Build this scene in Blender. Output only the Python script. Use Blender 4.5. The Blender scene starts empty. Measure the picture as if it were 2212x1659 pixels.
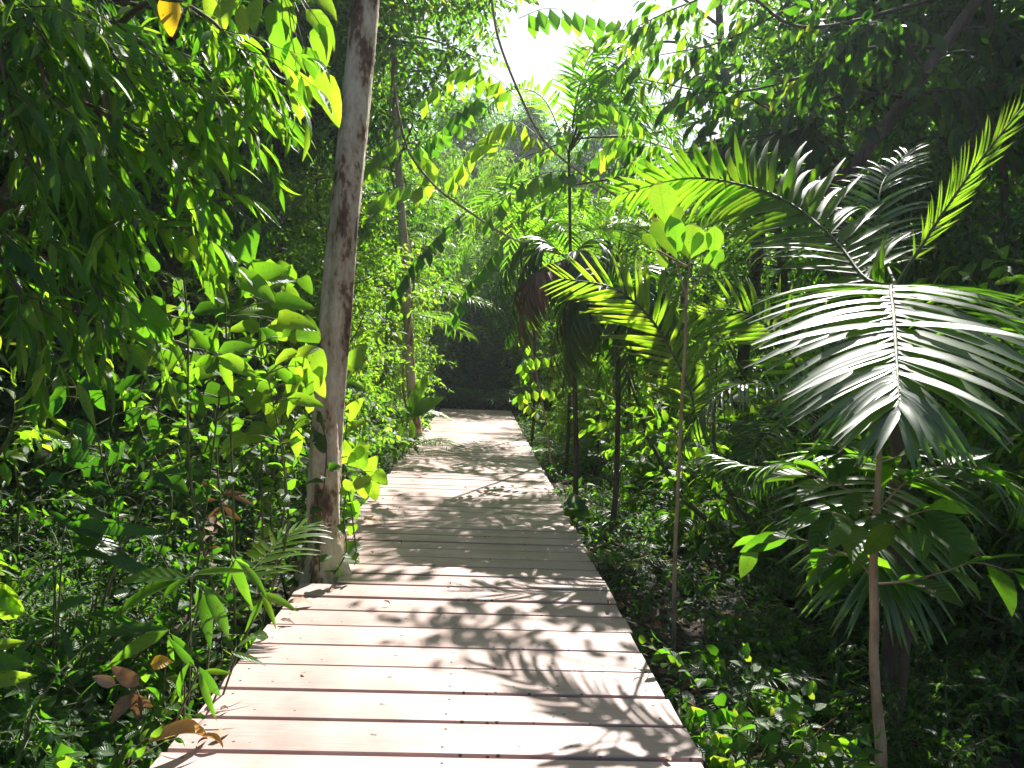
import bpy, math, random
import numpy as np
from mathutils import Matrix, Vector

# ------------------------------------------------------------------ camera, world, sun, exposure
scene = bpy.context.scene
COL = scene.collection
F = 788.0
def unit(v):
    v = np.asarray(v, float); return v / np.linalg.norm(v)
ROLL = math.radians(2.2)
p_c = np.array([482 - 512, 384 - 358, -F]); p_c /= np.linalg.norm(p_c)
u_c = np.array([math.sin(ROLL), math.cos(ROLL), 0.0]); u_c[2] = -(u_c[0]*p_c[0] + u_c[1]*p_c[1]) / p_c[2]; u_c /= np.linalg.norm(u_c)
x_c = np.cross(p_c, u_c)
R_wc = np.array([x_c, p_c, u_c])            # camera -> world rotation (rows are world axes in camera space)
CAM = np.array([0.0, 0.0, 1.5])
cam_d = bpy.data.cameras.new("camera"); cam = bpy.data.objects.new("camera", cam_d); COL.objects.link(cam)
M4 = np.eye(4); M4[:3, :3] = R_wc; M4[:3, 3] = CAM
cam.matrix_world = Matrix(M4.tolist())
cam_d.sensor_width = 36; cam_d.lens = F / 1024 * 36; cam_d.clip_start = 0.05; cam_d.clip_end = 600
scene.camera = cam
def P(px, py, Y):                            # 1024x768 pixel + distance along the walk -> world point
    d = R_wc @ np.array([px - 512, 384 - py, -F]); return CAM + d * (Y / d[1])
K = 1024 / 2212
def D(xd, yd, Y): return P(xd * K, yd * K, Y)
def DD(lst): return np.array([D(*a) for a in lst])

AZ, ELV = math.radians(20), math.radians(46)
SUN_DIR = np.array([math.sin(AZ) * math.cos(ELV), math.cos(AZ) * math.cos(ELV), math.sin(ELV)])
sun_el = math.asin(SUN_DIR[2]); sun_az = math.atan2(SUN_DIR[0], SUN_DIR[1])
sd = bpy.data.lights.new("sun", 'SUN'); sd.energy = 5.0; sd.angle = math.radians(0.5); sd.color = (1, 0.96, 0.9)
so = bpy.data.objects.new("sun", sd); COL.objects.link(so)
so.rotation_mode = 'QUATERNION'; so.rotation_quaternion = Vector(SUN_DIR).to_track_quat('Z', 'Y'); so.location = (0, 0, 30)
W = bpy.data.worlds.new("World"); scene.world = W; W.use_nodes = True
nt = W.node_tree; nt.nodes.clear()
sky = nt.nodes.new('ShaderNodeTexSky'); sky.sky_type = 'NISHITA'; sky.sun_disc = False
sky.sun_elevation = sun_el; sky.sun_rotation = sun_az; sky.dust_density = 2.0
bg = nt.nodes.new('ShaderNodeBackground'); bg.inputs[1].default_value = 0.05
ow = nt.nodes.new('ShaderNodeOutputWorld')
nt.links.new(sky.outputs[0], bg.inputs[0]); nt.links.new(bg.outputs[0], ow.inputs[0])
vs = scene.view_settings; vs.view_transform = 'Standard'; vs.look = 'None'; vs.gamma = 1; vs.exposure = 1.6; vs.use_curve_mapping = False
scene.render.engine = 'CYCLES'
cy = scene.cycles
cy.max_bounces = 7; cy.diffuse_bounces = 4; cy.glossy_bounces = 2; cy.transmission_bounces = 4; cy.transparent_max_bounces = 4
cy.use_denoising = True; cy.use_adaptive_sampling = True; cy.adaptive_threshold = 0.02
cy.sample_clamp_indirect = 6; cy.caustics_reflective = False; cy.caustics_refractive = False

# ------------------------------------------------------------------ materials
def new_mat(name):
    m = bpy.data.materials.new(name); m.use_nodes = True; m.node_tree.nodes.clear()
    return m, m.node_tree.nodes, m.node_tree.links
def ramp(N, L, src, stops):
    r = N.new('ShaderNodeValToRGB'); e = r.color_ramp.elements
    while len(e) < len(stops): e.new(0.5)
    for el, (p, c) in zip(e, stops): el.position = p; el.color = (*c, 1)
    L.new(src, r.inputs[0]); return r.outputs[0]
def math_n(N, L, op, a, b=None):
    n = N.new('ShaderNodeMath'); n.operation = op
    for i, v in enumerate((a, b)):
        if v is None: continue
        if isinstance(v, (int, float)): n.inputs[i].default_value = v
        else: L.new(v, n.inputs[i])
    return n.outputs[0]
def leaf_mat(name, refl, trans, rough=0.42, fac=0.5, spec=0.5, veins=9.0, vein_gain=0.3):
    m, N, L = new_mat(name)
    at = N.new('ShaderNodeAttribute'); at.attribute_name = 'tint'
    oi = N.new('ShaderNodeObjectInfo')
    tc = N.new('ShaderNodeTexCoord')
    nz = N.new('ShaderNodeTexNoise'); nz.inputs['Scale'].default_value = 9; L.new(tc.outputs['Object'], nz.inputs['Vector'])
    t = math_n(N, L, 'ADD', at.outputs['Fac'], math_n(N, L, 'MULTIPLY', math_n(N, L, 'SUBTRACT', nz.outputs[0], 0.5), 0.5))
    t = math_n(N, L, 'ADD', t, math_n(N, L, 'MULTIPLY', math_n(N, L, 'SUBTRACT', oi.outputs['Random'], 0.5), 0.25))
    c1 = ramp(N, L, t, refl); c2 = ramp(N, L, t, trans)
    uv = N.new('ShaderNodeUVMap'); sp = N.new('ShaderNodeSeparateXYZ'); L.new(uv.outputs[0], sp.inputs[0])
    s = math_n(N, L, 'ABSOLUTE', math_n(N, L, 'SUBTRACT', sp.outputs[0], 0.5))
    # midrib and side veins, from the leaf's own uv
    mid = math_n(N, L, 'LESS_THAN', s, 0.025)
    w = math_n(N, L, 'SINE', math_n(N, L, 'MULTIPLY', math_n(N, L, 'SUBTRACT', sp.outputs[1], math_n(N, L, 'MULTIPLY', s, 0.35)), veins * 6.283))
    side = math_n(N, L, 'GREATER_THAN', w, 0.93)
    v = math_n(N, L, 'MAXIMUM', mid, math_n(N, L, 'MULTIPLY', side, 0.5))
    def veined(c, col, k):
        mx = N.new('ShaderNodeMix'); mx.data_type = 'RGBA'
        L.new(math_n(N, L, 'MULTIPLY', v, k), mx.inputs[0]); L.new(c, mx.inputs[6]); mx.inputs[7].default_value = (*col, 1); return mx.outputs[2]
    c1 = veined(c1, (0.16, 0.22, 0.06), vein_gain); c2 = veined(c2, (0.10, 0.22, 0.01), vein_gain)
    n2 = N.new('ShaderNodeTexNoise'); n2.inputs['Scale'].default_value = 55; n2.inputs['Detail'].default_value = 3; L.new(tc.outputs['Object'], n2.inputs['Vector'])
    tip = math_n(N, L, 'GREATER_THAN', math_n(N, L, 'ADD', sp.outputs[1], math_n(N, L, 'MULTIPLY', nz.outputs[0], 0.55)), 1.24)
    dmg = math_n(N, L, 'MAXIMUM', math_n(N, L, 'MULTIPLY', tip, 0.7), math_n(N, L, 'MULTIPLY', math_n(N, L, 'GREATER_THAN', n2.outputs[0], 0.68), 0.75))
    def damaged(c, col):
        mx = N.new('ShaderNodeMix'); mx.data_type = 'RGBA'; L.new(dmg, mx.inputs[0]); L.new(c, mx.inputs[6]); mx.inputs[7].default_value = (*col, 1); return mx.outputs[2]
    c1 = damaged(c1, (0.12, 0.085, 0.03)); c2 = damaged(c2, (0.20, 0.13, 0.02))
    bp = N.new('ShaderNodeBump'); bp.inputs['Strength'].default_value = 0.35; bp.inputs['Distance'].default_value = 0.004
    L.new(w, bp.inputs['Height'])
    pr = N.new('ShaderNodeBsdfPrincipled'); L.new(c1, pr.inputs['Base Color'])
    pr.inputs['Roughness'].default_value = rough; pr.inputs['Specular IOR Level'].default_value = spec
    L.new(bp.outputs[0], pr.inputs['Normal'])
    tr = N.new('ShaderNodeBsdfTranslucent'); L.new(c2, tr.inputs[0])
    ms = N.new('ShaderNodeMixShader'); ms.inputs[0].default_value = fac
    L.new(pr.outputs[0], ms.inputs[1]); L.new(tr.outputs[0], ms.inputs[2])
    o = N.new('ShaderNodeOutputMaterial'); L.new(ms.outputs[0], o.inputs[0]); return m
def plain_mat(name, stops, rough=0.8, scale=8.0, stretch=(1, 1, 1), bump=0.3, dist=0.02, detail=6, spec=0.3):
    m, N, L = new_mat(name)
    tc = N.new('ShaderNodeTexCoord'); mp = N.new('ShaderNodeMapping'); mp.inputs['Scale'].default_value = stretch
    L.new(tc.outputs['Object'], mp.inputs[0])
    nz = N.new('ShaderNodeTexNoise'); nz.inputs['Scale'].default_value = scale; nz.inputs['Detail'].default_value = detail
    L.new(mp.outputs[0], nz.inputs['Vector'])
    n2 = N.new('ShaderNodeTexNoise'); n2.inputs['Scale'].default_value = scale * 7; n2.inputs['Detail'].default_value = 4
    L.new(mp.outputs[0], n2.inputs['Vector'])
    f = math_n(N, L, 'ADD', math_n(N, L, 'MULTIPLY', nz.outputs[0], 0.75), math_n(N, L, 'MULTIPLY', n2.outputs[0], 0.25))
    c = ramp(N, L, f, stops)
    bp = N.new('ShaderNodeBump'); bp.inputs['Strength'].default_value = bump; bp.inputs['Distance'].default_value = dist
    L.new(f, bp.inputs['Height'])
    pr = N.new('ShaderNodeBsdfPrincipled'); L.new(c, pr.inputs['Base Color']); pr.inputs['Roughness'].default_value = rough
    pr.inputs['Specular IOR Level'].default_value = spec; L.new(bp.outputs[0], pr.inputs['Normal'])
    o = N.new('ShaderNodeOutputMaterial'); L.new(pr.outputs[0], o.inputs[0]); return m
G = [(0.0, (0.014, 0.038, 0.009)), (0.45, (0.028, 0.078, 0.013)), (0.88, (0.06, 0.125, 0.017)), (1.0, (0.16, 0.20, 0.03))]
T = [(0.0, (0.05, 0.20, 0.004)), (0.45, (0.15, 0.42, 0.014)), (0.88, (0.34, 0.66, 0.02)), (1.0, (0.60, 0.72, 0.04))]
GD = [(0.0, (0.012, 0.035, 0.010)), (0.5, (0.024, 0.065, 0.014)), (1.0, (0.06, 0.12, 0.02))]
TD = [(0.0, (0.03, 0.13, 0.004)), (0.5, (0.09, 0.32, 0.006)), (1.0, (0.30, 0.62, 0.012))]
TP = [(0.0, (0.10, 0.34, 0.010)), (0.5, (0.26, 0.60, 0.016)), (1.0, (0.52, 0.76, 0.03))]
ML = {
 'leaf': leaf_mat('leaf_green', G, T),
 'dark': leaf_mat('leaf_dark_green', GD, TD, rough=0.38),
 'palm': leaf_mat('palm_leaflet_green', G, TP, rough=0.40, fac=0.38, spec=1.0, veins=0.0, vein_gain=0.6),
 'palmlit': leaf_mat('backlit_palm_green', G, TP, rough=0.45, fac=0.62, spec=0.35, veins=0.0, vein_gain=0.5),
 'bright': leaf_mat('leaf_bright_green', G, TP, rough=0.42, fac=0.55),
 'far': leaf_mat('far_leaf_green', G, T, rough=0.5, vein_gain=0.0, fac=0.5),
 'yellow': leaf_mat('yellow_leaf', [(0, (0.50, 0.28, 0.03)), (1, (0.62, 0.35, 0.04))], [(0, (0.95, 0.55, 0.01)), (1, (1.0, 0.65, 0.01))], rough=0.5),
 'dead': leaf_mat('dead_leaf_brown', [(0, (0.10, 0.055, 0.03)), (0.5, (0.22, 0.12, 0.07)), (1, (0.38, 0.26, 0.17))], [(0, (0.2, 0.08, 0.02)), (1, (0.35, 0.18, 0.06))], rough=0.65, fac=0.2),
 'tanleaf': leaf_mat('fallen_leaf_ochre', [(0, (0.30, 0.15, 0.03)), (1, (0.45, 0.27, 0.06))], [(0, (0.4, 0.2, 0.02)), (1, (0.5, 0.25, 0.03))], rough=0.5, fac=0.2),
}
ML['stem'] = plain_mat('green_stem', [(0.3, (0.05, 0.07, 0.02)), (0.7, (0.12, 0.13, 0.05))], 0.6, 20)
ML['twig'] = plain_mat('brown_twig', [(0.3, (0.06, 0.045, 0.03)), (0.7, (0.16, 0.12, 0.08))], 0.75, 20)
ML['bark'] = plain_mat('mottled_bark', [(0.36, (0.08, 0.045, 0.03)), (0.43, (0.20, 0.12, 0.075)), (0.465, (0.44, 0.33, 0.22)), (0.58, (0.66, 0.56, 0.42))], 0.85, 6, (1, 1, 0.45), 1.0, 0.045, 12)
ML['bark2'] = plain_mat('brown_bark', [(0.35, (0.05, 0.035, 0.025)), (0.55, (0.12, 0.09, 0.065)), (0.7, (0.24, 0.19, 0.14))], 0.9, 6, (1, 1, 0.25), 0.8, 0.03, 8)
ML['sap'] = plain_mat('tan_sapling_bark', [(0.35, (0.16, 0.10, 0.06)), (0.5, (0.34, 0.235, 0.14)), (0.7, (0.50, 0.37, 0.23))], 0.7, 14, (1, 1, 0.3), 0.5, 0.006, 8)
ML['soil'] = plain_mat('forest_soil', [(0.3, (0.012, 0.009, 0.006)), (0.5, (0.03, 0.021, 0.014)), (0.7, (0.06, 0.042, 0.028))], 0.95, 3, (1, 1, 1), 0.8, 0.05, 10)
def deck_mat():
    m, N, L = new_mat('weathered_pinkish_decking')
    tc = N.new('ShaderNodeTexCoord'); oi = N.new('ShaderNodeObjectInfo'); mp = N.new('ShaderNodeMapping')
    mp.inputs['Scale'].default_value = (1.2, 22, 22); L.new(tc.outputs['Object'], mp.inputs[0])
    cb = N.new('ShaderNodeCombineXYZ'); L.new(math_n(N, L, 'MULTIPLY', oi.outputs['Random'], 40), cb.inputs[0]); L.new(cb.outputs[0], mp.inputs['Location'])
    g = N.new('ShaderNodeTexNoise'); g.inputs['Scale'].default_value = 3; g.inputs['Detail'].default_value = 8; L.new(mp.outputs[0], g.inputs['Vector'])
    c = ramp(N, L, g.outputs[0], [(0.2, (0.345, 0.23, 0.205)), (0.5, (0.41, 0.285, 0.255)), (0.8, (0.47, 0.34, 0.31))])
    hs = N.new('ShaderNodeHueSaturation'); L.new(c, hs.inputs['Color']); L.new(math_n(N, L, 'ADD', 0.88, math_n(N, L, 'MULTIPLY', oi.outputs['Random'], 0.24)), hs.inputs['Value'])
    st = N.new('ShaderNodeTexNoise'); st.inputs['Scale'].default_value = 2.2; st.inputs['Detail'].default_value = 8; L.new(tc.outputs['Object'], st.inputs['Vector'])
    stf = ramp(N, L, st.outputs[0], [(0.32, (0.60, 0.58, 0.54)), (0.46, (0.86, 0.84, 0.82)), (0.58, (1, 1, 1))])
    m1 = N.new('ShaderNodeMix'); m1.data_type = 'RGBA'; m1.blend_type = 'MULTIPLY'; m1.inputs[0].default_value = 1; L.new(hs.outputs[0], m1.inputs[6]); L.new(stf, m1.inputs[7])
    sk = N.new('ShaderNodeTexVoronoi'); sk.inputs['Scale'].default_value = 16; L.new(tc.outputs['Object'], sk.inputs['Vector'])
    n3 = N.new('ShaderNodeTexNoise'); n3.inputs['Scale'].default_value = 3.0; L.new(tc.outputs['Object'], n3.inputs['Vector'])
    spk = math_n(N, L, 'MULTIPLY', math_n(N, L, 'LESS_THAN', sk.outputs[0], 0.13), math_n(N, L, 'GREATER_THAN', n3.outputs[0], 0.52))
    m2 = N.new('ShaderNodeMix'); m2.data_type = 'RGBA'; L.new(spk, m2.inputs[0]); L.new(m1.outputs[2], m2.inputs[6]); m2.inputs[7].default_value = (0.06, 0.045, 0.035, 1)
    bp = N.new('ShaderNodeBump'); bp.inputs['Strength'].default_value = 0.25; bp.inputs['Distance'].default_value = 0.003; L.new(g.outputs[0], bp.inputs['Height'])
    pr = N.new('ShaderNodeBsdfPrincipled'); L.new(m2.outputs[2], pr.inputs['Base Color']); pr.inputs['Roughness'].default_value = 0.52
    pr.inputs['Specular IOR Level'].default_value = 0.45; L.new(bp.outputs[0], pr.inputs['Normal'])
    o = N.new('ShaderNodeOutputMaterial'); L.new(pr.outputs[0], o.inputs[0]); return m
ML['deck'] = deck_mat()
ML['screw'] = plain_mat('rusty_screw_head', [(0.3, (0.05, 0.03, 0.02)), (0.7, (0.12, 0.07, 0.045))], 0.6, 30)

# ------------------------------------------------------------------ mesh building
class MB:
    def __init__(s): s.V = []; s.F4 = []; s.UV = []; s.T = []; s.M = []; s.n = 0
    def add(s, v, f, uv=None, tint=0.5, mat=0):
        v = np.asarray(v, float).reshape(-1, 3); f = np.asarray(f, int).reshape(-1, 4)
        s.V.append(v); s.F4.append(f + s.n)
        s.UV.append(np.zeros((len(v), 2)) if uv is None else uv)
        s.T.append(np.broadcast_to(np.asarray(tint, float), (len(v),)).copy()); s.M.append(np.full(len(f), mat)); s.n += len(v)
    def leaves(s, tpl, pos, dirs, nrm, size, wid=1.0, tint=0.5, mat=0):
        tv, tf, tuv = tpl
        pos = np.asarray(pos, float).reshape(-1, 3); n = len(pos)
        if n == 0: return
        y = np.broadcast_to(dirs, (n, 3)).astype(float); y = y / (np.linalg.norm(y, axis=1, keepdims=True) + 1e-9)
        z0 = np.broadcast_to(nrm, (n, 3)).astype(float)
        x = np.cross(y, z0); l = np.linalg.norm(x, axis=1, keepdims=True)
        bad = (l < 1e-3)[:, 0]; x[bad] = np.cross(y[bad], [0.3, 0.2, 0.9]); x /= np.linalg.norm(x, axis=1, keepdims=True)
        z = np.cross(x, y)
        size = np.broadcast_to(size, (n,)).astype(float); wid = np.broadcast_to(wid, (n,)).astype(float)
        loc = tv[None] * size[:, None, None]
        v = pos[:, None] + loc[..., 0:1] * wid[:, None, None] * x[:, None] + loc[..., 1:2] * y[:, None] + loc[..., 2:3] * z[:, None]
        k = len(tv)
        f = tf[None] + (np.arange(n) * k)[:, None, None]
        s.add(v.reshape(-1, 3), f.reshape(-1, 4), np.tile(tuv, (n, 1)), np.repeat(np.broadcast_to(tint, (n,)), k), mat)
    def tube(s, pts, rad, sides=6, mat=0, tint=0.5, cap=True):
        pts = np.asarray(pts, float); n = len(pts)
        rad = np.broadcast_to(rad, (n,)) if np.ndim(rad) == 0 else np.interp(np.linspace(0, 1, n), np.linspace(0, 1, len(rad)), rad)
        tg = np.gradient(pts, axis=0); tg /= (np.linalg.norm(tg, axis=1, keepdims=True) + 1e-9)
        ref = np.array([1.0, 0.1, 0.05]) if abs(tg[0][0]) < 0.8 else np.array([0.05, 0.1, 1.0])
        a = np.cross(tg, ref); a /= (np.linalg.norm(a, axis=1, keepdims=True) + 1e-9); b = np.cross(tg, a)
        th = np.linspace(0, 2 * np.pi, sides, endpoint=False)
        v = pts[:, None] + (rad[:, None, None]) * (np.cos(th)[None, :, None] * a[:, None] + np.sin(th)[None, :, None] * b[:, None])
        i = np.arange(n - 1)[:, None] * sides; j = np.arange(sides)[None]; j2 = (j + 1) % sides
        f = np.stack([i + j, i + j2, i + sides + j2, i + sides + j], -1).reshape(-1, 4)
        s.add(v.reshape(-1, 3), f, None, tint, mat); return v
    def mesh(s, name, mats):
        me = bpy.data.meshes.new(name)
        V = np.concatenate(s.V); Fq = np.concatenate(s.F4); UV = np.concatenate(s.UV); Tt = np.concatenate(s.T); Mi = np.concatenate(s.M)
        me.vertices.add(len(V)); me.vertices.foreach_set('co', V.astype(np.float32).ravel())
        me.loops.add(len(Fq) * 4); me.loops.foreach_set('vertex_index', Fq.astype(np.int32).ravel())
        me.polygons.add(len(Fq)); me.polygons.foreach_set('loop_start', np.arange(0, len(Fq) * 4, 4, dtype=np.int32))
        me.polygons.foreach_set('material_index', Mi.astype(np.int32)); me.polygons.foreach_set('use_smooth', np.ones(len(Fq), bool))
        u = me.uv_layers.new(name='UVMap'); u.data.foreach_set('uv', UV[Fq.ravel()].astype(np.float32).ravel())
        at = me.attributes.new('tint', 'FLOAT', 'POINT'); at.data.foreach_set('value', Tt.astype(np.float32))
        for m in (mats if isinstance(mats, (list, tuple)) else [mats]): me.materials.append(ML[m] if isinstance(m, str) else m)
        me.update(calc_edges=True); return me
    def obj(s, name, mats, parent=None, loc=None):
        if loc is not None:
            for v in s.V: v -= np.asarray(loc)
        o = bpy.data.objects.new(name, s.mesh(name, mats)); COL.objects.link(o)
        if parent is not None: o.parent = parent
        elif loc is not None: o.location = loc
        return o
def tag(o, label, cat, group=None, kind=None):
    o['label'] = label; o['category'] = cat
    if group: o['group'] = group
    if kind: o['kind'] = kind
    return o
def empty(name, loc, label, cat, group=None):
    o = bpy.data.objects.new(name, None); COL.objects.link(o); o.location = loc; o.empty_display_size = 0.1
    return tag(o, label, cat, group)
def copy_tree(r, loc, rz, sc, label, group):
    c = r.copy(); COL.objects.link(c); c.location = loc; c.rotation_euler = (0, 0, rz); c.scale = (sc, sc, sc)
    c['label'] = label
    if group: c['group'] = group
    for ch in r.children:
        d = ch.copy(); COL.objects.link(d); d.parent = c
        for g in ch.children:
            e = g.copy(); COL.objects.link(e); e.parent = d
    return c

# ------------------------------------------------------------------ leaf shapes
def tpl(wf, n=5, fold=0.25, curl=0.5, wave=0.0):
    t = np.linspace(0, 1, n + 1); ang = curl * t ** 1.3
    dy = np.concatenate([[0], np.cumsum(np.cos((ang[1:] + ang[:-1]) / 2)) / n]); dz = -np.concatenate([[0], np.cumsum(np.sin((ang[1:] + ang[:-1]) / 2)) / n])
    w = np.array([max(wf(x), 0.004) for x in t]); vs_, uv = [], []
    for i in range(n + 1):
        for sgn in (-1, 0, 1):
            ww = w[i] * sgn; lift = abs(ww) * math.sin(fold) + (wave * w[i] * math.sin(t[i] * 17 + sgn) if sgn else 0)
            vs_.append([ww * math.cos(fold), dy[i] + lift * math.sin(ang[i]), dz[i] + lift * math.cos(ang[i])]); uv.append([0.5 + 0.5 * sgn, t[i]])
    f = []
    for i in range(n):
        a = i * 3
        f += [[a, a + 1, a + 4, a + 3], [a + 1, a + 2, a + 5, a + 4]]
    return np.array(vs_), np.array(f), np.array(uv)
def S(x, p=1.0, q=1.0): return max(0.0, math.sin(math.pi * min(1, max(0, x)) ** p)) ** q
w_lance = lambda t: 0.095 * S(t, 0.75)
w_ell = lambda t: 0.2 * S(t, 0.85)
w_ovate = lambda t: 0.29 * S(t, 0.65) ** 0.9
w_heart = lambda t: (0.44 * S(0.08 + 0.92 * t, 0.5) ** 0.75)
w_lin = lambda t: 0.032 * min(1, 0.35 + t * 6) * (1 - t ** 3.0)
w_rh = lambda t: 0.27 * (t / 0.55 if t < 0.55 else (1 - t) / 0.45)
w_obo = lambda t: 0.24 * S(t, 1.5) ** 0.8
LANCE = [tpl(w_lance, 5, 0.3, c) for c in (0.3, 0.7, 1.1)]
ELL = [tpl(w_ell, 5, 0.25, c, 0.06) for c in (0.2, 0.6, 1.0)]
OVATE = [tpl(w_ovate, 5, 0.25, c, 0.08) for c in (0.2, 0.6, 1.0)]
HEART = [tpl(w_heart, 7, 0.15, c, 0.07) for c in (0.1, 0.4, 0.8)]
OBO = [tpl(w_obo, 7, 0.22, c, 0.05) for c in (0.1, 0.4)]
LIN = [tpl(w_lin, 6, 0.45, c) for c in (0.3, 0.6, 0.9, 1.25)]
RH = [tpl(w_rh, 4, 0.15, c) for c in (0.1, 0.4)]
ELL3 = [tpl(w_ell, 3, 0.3, c) for c in (0.2, 0.7)]
LAN3 = [tpl(w_lance, 3, 0.3, c) for c in (0.3, 0.8)]
FAR2 = [tpl(w_ell, 2, 0.3, c) for c in (0.2, 0.7)]
FARL = [tpl(w_lance, 2, 0.3, c) for c in (0.2, 0.9)]

def smooth(pts, n=24):
    pts = np.asarray(pts, float); m = len(pts)
    if m < 3: return np.linspace(0, 1, n)[:, None] * (pts[-1] - pts[0]) + pts[0]
    p = np.vstack([2 * pts[0] - pts[1], pts, 2 * pts[-1] - pts[-2]]); out = []
    for u in np.linspace(0, m - 1 - 1e-6, n):
        i = int(u); t = u - i; a, b, c, d = p[i:i + 4]
        out.append(0.5 * ((2 * b) + (-a + c) * t + (2 * a - 5 * b + 4 * c - d) * t * t + (-a + 3 * b - 3 * c + d) * t ** 3))
    return np.array(out)
def at(pts, t):
    u = np.clip(t, 0, 1) * (len(pts) - 1); i = np.minimum(u.astype(int), len(pts) - 2); f = (u - i)[:, None]
    pos = pts[i] * (1 - f) + pts[i + 1] * f; tg = pts[i + 1] - pts[i]; tg /= (np.linalg.norm(tg, axis=1, keepdims=True) + 1e-9); return pos, tg
def grow(rng, base, d, length, n=8, wander=0.15, droop=0.0):
    p = [np.asarray(base, float)]; d = unit(d)
    for i in range(n):
        d = unit(d + rng.normal(0, wander, 3) + np.array([0, 0, -droop / n])); p.append(p[-1] + d * length / n)
    return np.array(p)
def put_leaves(mb, rng, pts, n, tpls, size, t0=0.15, spread=1.0, droop=0.3, tint=(0.5, 0.2), jit=0.3, opp=False, nz=0.5, mat=0, wid=1.0, endleaf=True):
    """leaves set alternately along a twig"""
    if n <= 0: return
    t = np.linspace(t0, 1, n) + rng.normal(0, 0.02, n)
    if opp: t = np.repeat(t, 2); n = 2 * n
    pos, tg = at(pts, t)
    up = np.array([0, 0, 1.0]); side = np.cross(tg, up); l = np.linalg.norm(side, axis=1, keepdims=True); side = np.where(l > 0.15, side / (l + 1e-9), np.array([1.0, 0, 0]))
    b = np.cross(side, tg)
    sg = np.where(np.arange(n) % 2 == 0, 1.0, -1.0)
    vert = (l[:, 0] < 0.6)
    phi = np.where(vert, rng.uniform(0, 6.28, n), rng.normal(0, 0.5, n))
    s2 = side * (np.cos(phi) * sg)[:, None] + b * np.sin(phi)[:, None]
    ff = np.clip(1.25 - t, 0.25, 1.0)[:, None]
    d = tg * (1.1 - 0.6 * ff) + s2 * spread * ff + up * (-droop) + rng.normal(0, jit, (n, 3))
    nr = up * (1 - 0.0) + rng.normal(0, nz, (n, 3)) + s2 * 0.3
    sz = size * rng.uniform(0.65, 1.15, n)
    ti = np.clip(rng.normal(tint[0], tint[1], n), 0.0, 1)
    k = rng.integers(0, len(tpls), n)
    for j, tp in enumerate(tpls):
        m = k == j
        mb.leaves(tp, pos[m], d[m], nr[m], sz[m], wid, ti[m], mat)
def frond(mb, rng, pts, n, llen, a0=1.25, a1=0.45, lift=0.25, up=(0, 0, 1), t0=0.12, rad=0.008, prof=None, wid=1.0, curl=(0, 1, 2), tint=(0.5, 0.15), gap=0.05, tpls=LIN, rmat=1, jit=0.06, sides=(1, -1)):
    pts = smooth(pts, 28); mb.tube(pts, [rad, rad * 0.8, rad * 0.25], 5, rmat)
    t = np.linspace(t0, 1, n)
    for sg in sides:
        tt = np.clip(t + rng.normal(0, 0.25 / n, n), 0, 1); pos, tg = at(pts, tt)
        up_ = np.broadcast_to(unit(up), (n, 3)); side = np.cross(tg, up_); side /= (np.linalg.norm(side, axis=1, keepdims=True) + 1e-9)
        nr = np.cross(side, tg)
        a = a0 + (a1 - a0) * (np.clip(tt - t0, 0, 1) / (1 - t0)) ** 1.2 + rng.normal(0, jit, n)
        d = tg * np.cos(a)[:, None] + sg * side * np.sin(a)[:, None] + nr * (lift + rng.normal(0, jit, n))[:, None]
        if prof is None: L = np.interp((tt - t0) / (1 - t0), [0, 0.15, 0.45, 0.8, 1], [0.55, 0.85, 1.0, 0.75, 0.4])
        else: L = np.interp((tt - t0) / (1 - t0), np.linspace(0, 1, len(prof)), prof)
        L = L * llen * rng.uniform(0.92, 1.06, n); k = rng.choice(curl, n); ti = np.clip(rng.normal(*tint, n), 0, 1)
        keep = rng.random(n) > gap
        for j in set(curl):
            m = (k == j) & keep; mb.leaves(tpls[j], pos[m], d[m], nr[m] + sg * side[m] * 0.0, L[m], wid, ti[m], 0)

# ------------------------------------------------------------------ setting: ground and boardwalk
EL, ER, DEND = -1.12, 0.89, 22.6
def gz(x, y):
    x = np.asarray(x, float); y = np.asarray(y, float)
    left = -0.20 + 0.05 * np.clip(-x - 1.2, 0, 8) * 0.5; right = -0.22 - 0.30 * np.clip((x - 1.0) / 1.2, 0, 1)
    z = np.where(x < 0, left, right) + 0.05 * np.sin(x * 1.7 + y * 0.6) + 0.04 * np.sin(y * 1.3 - x)
    far = np.clip((y - 22.8) / 3, 0, 1); z = z * (1 - far) + far * (-0.12 + 0.05 * np.sin(x + y * 0.7))
    return np.where((x > -1.6) & (x < 1.4) & (y < 22.8), np.minimum(z, -0.2), z)
def gz1(x, y): return float(gz(x, y))
xs = np.sign(np.linspace(-1, 1, 161)) * np.abs(np.linspace(-1, 1, 161)) ** 2.2 * 260; ys = np.concatenate([np.linspace(-40, -2, 14), np.linspace(-1, 40, 150), np.linspace(42, 420, 30)])
gx, gy = np.meshgrid(xs, ys); rg = np.random.default_rng(3)
gzv = gz(gx, gy) + rg.normal(0, 0.012, gx.shape)
mb = MB(); nx_, ny_ = len(xs), len(ys)
i = (np.arange(ny_ - 1)[:, None] * nx_ + np.arange(nx_ - 1)[None]); mb.add(np.stack([gx, gy, gzv], -1).reshape(-1, 3), np.stack([i, i + 1, i + nx_ + 1, i + nx_], -1).reshape(-1, 4))
o = mb.obj('ground', 'soil'); o['kind'] = 'structure'

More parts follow.
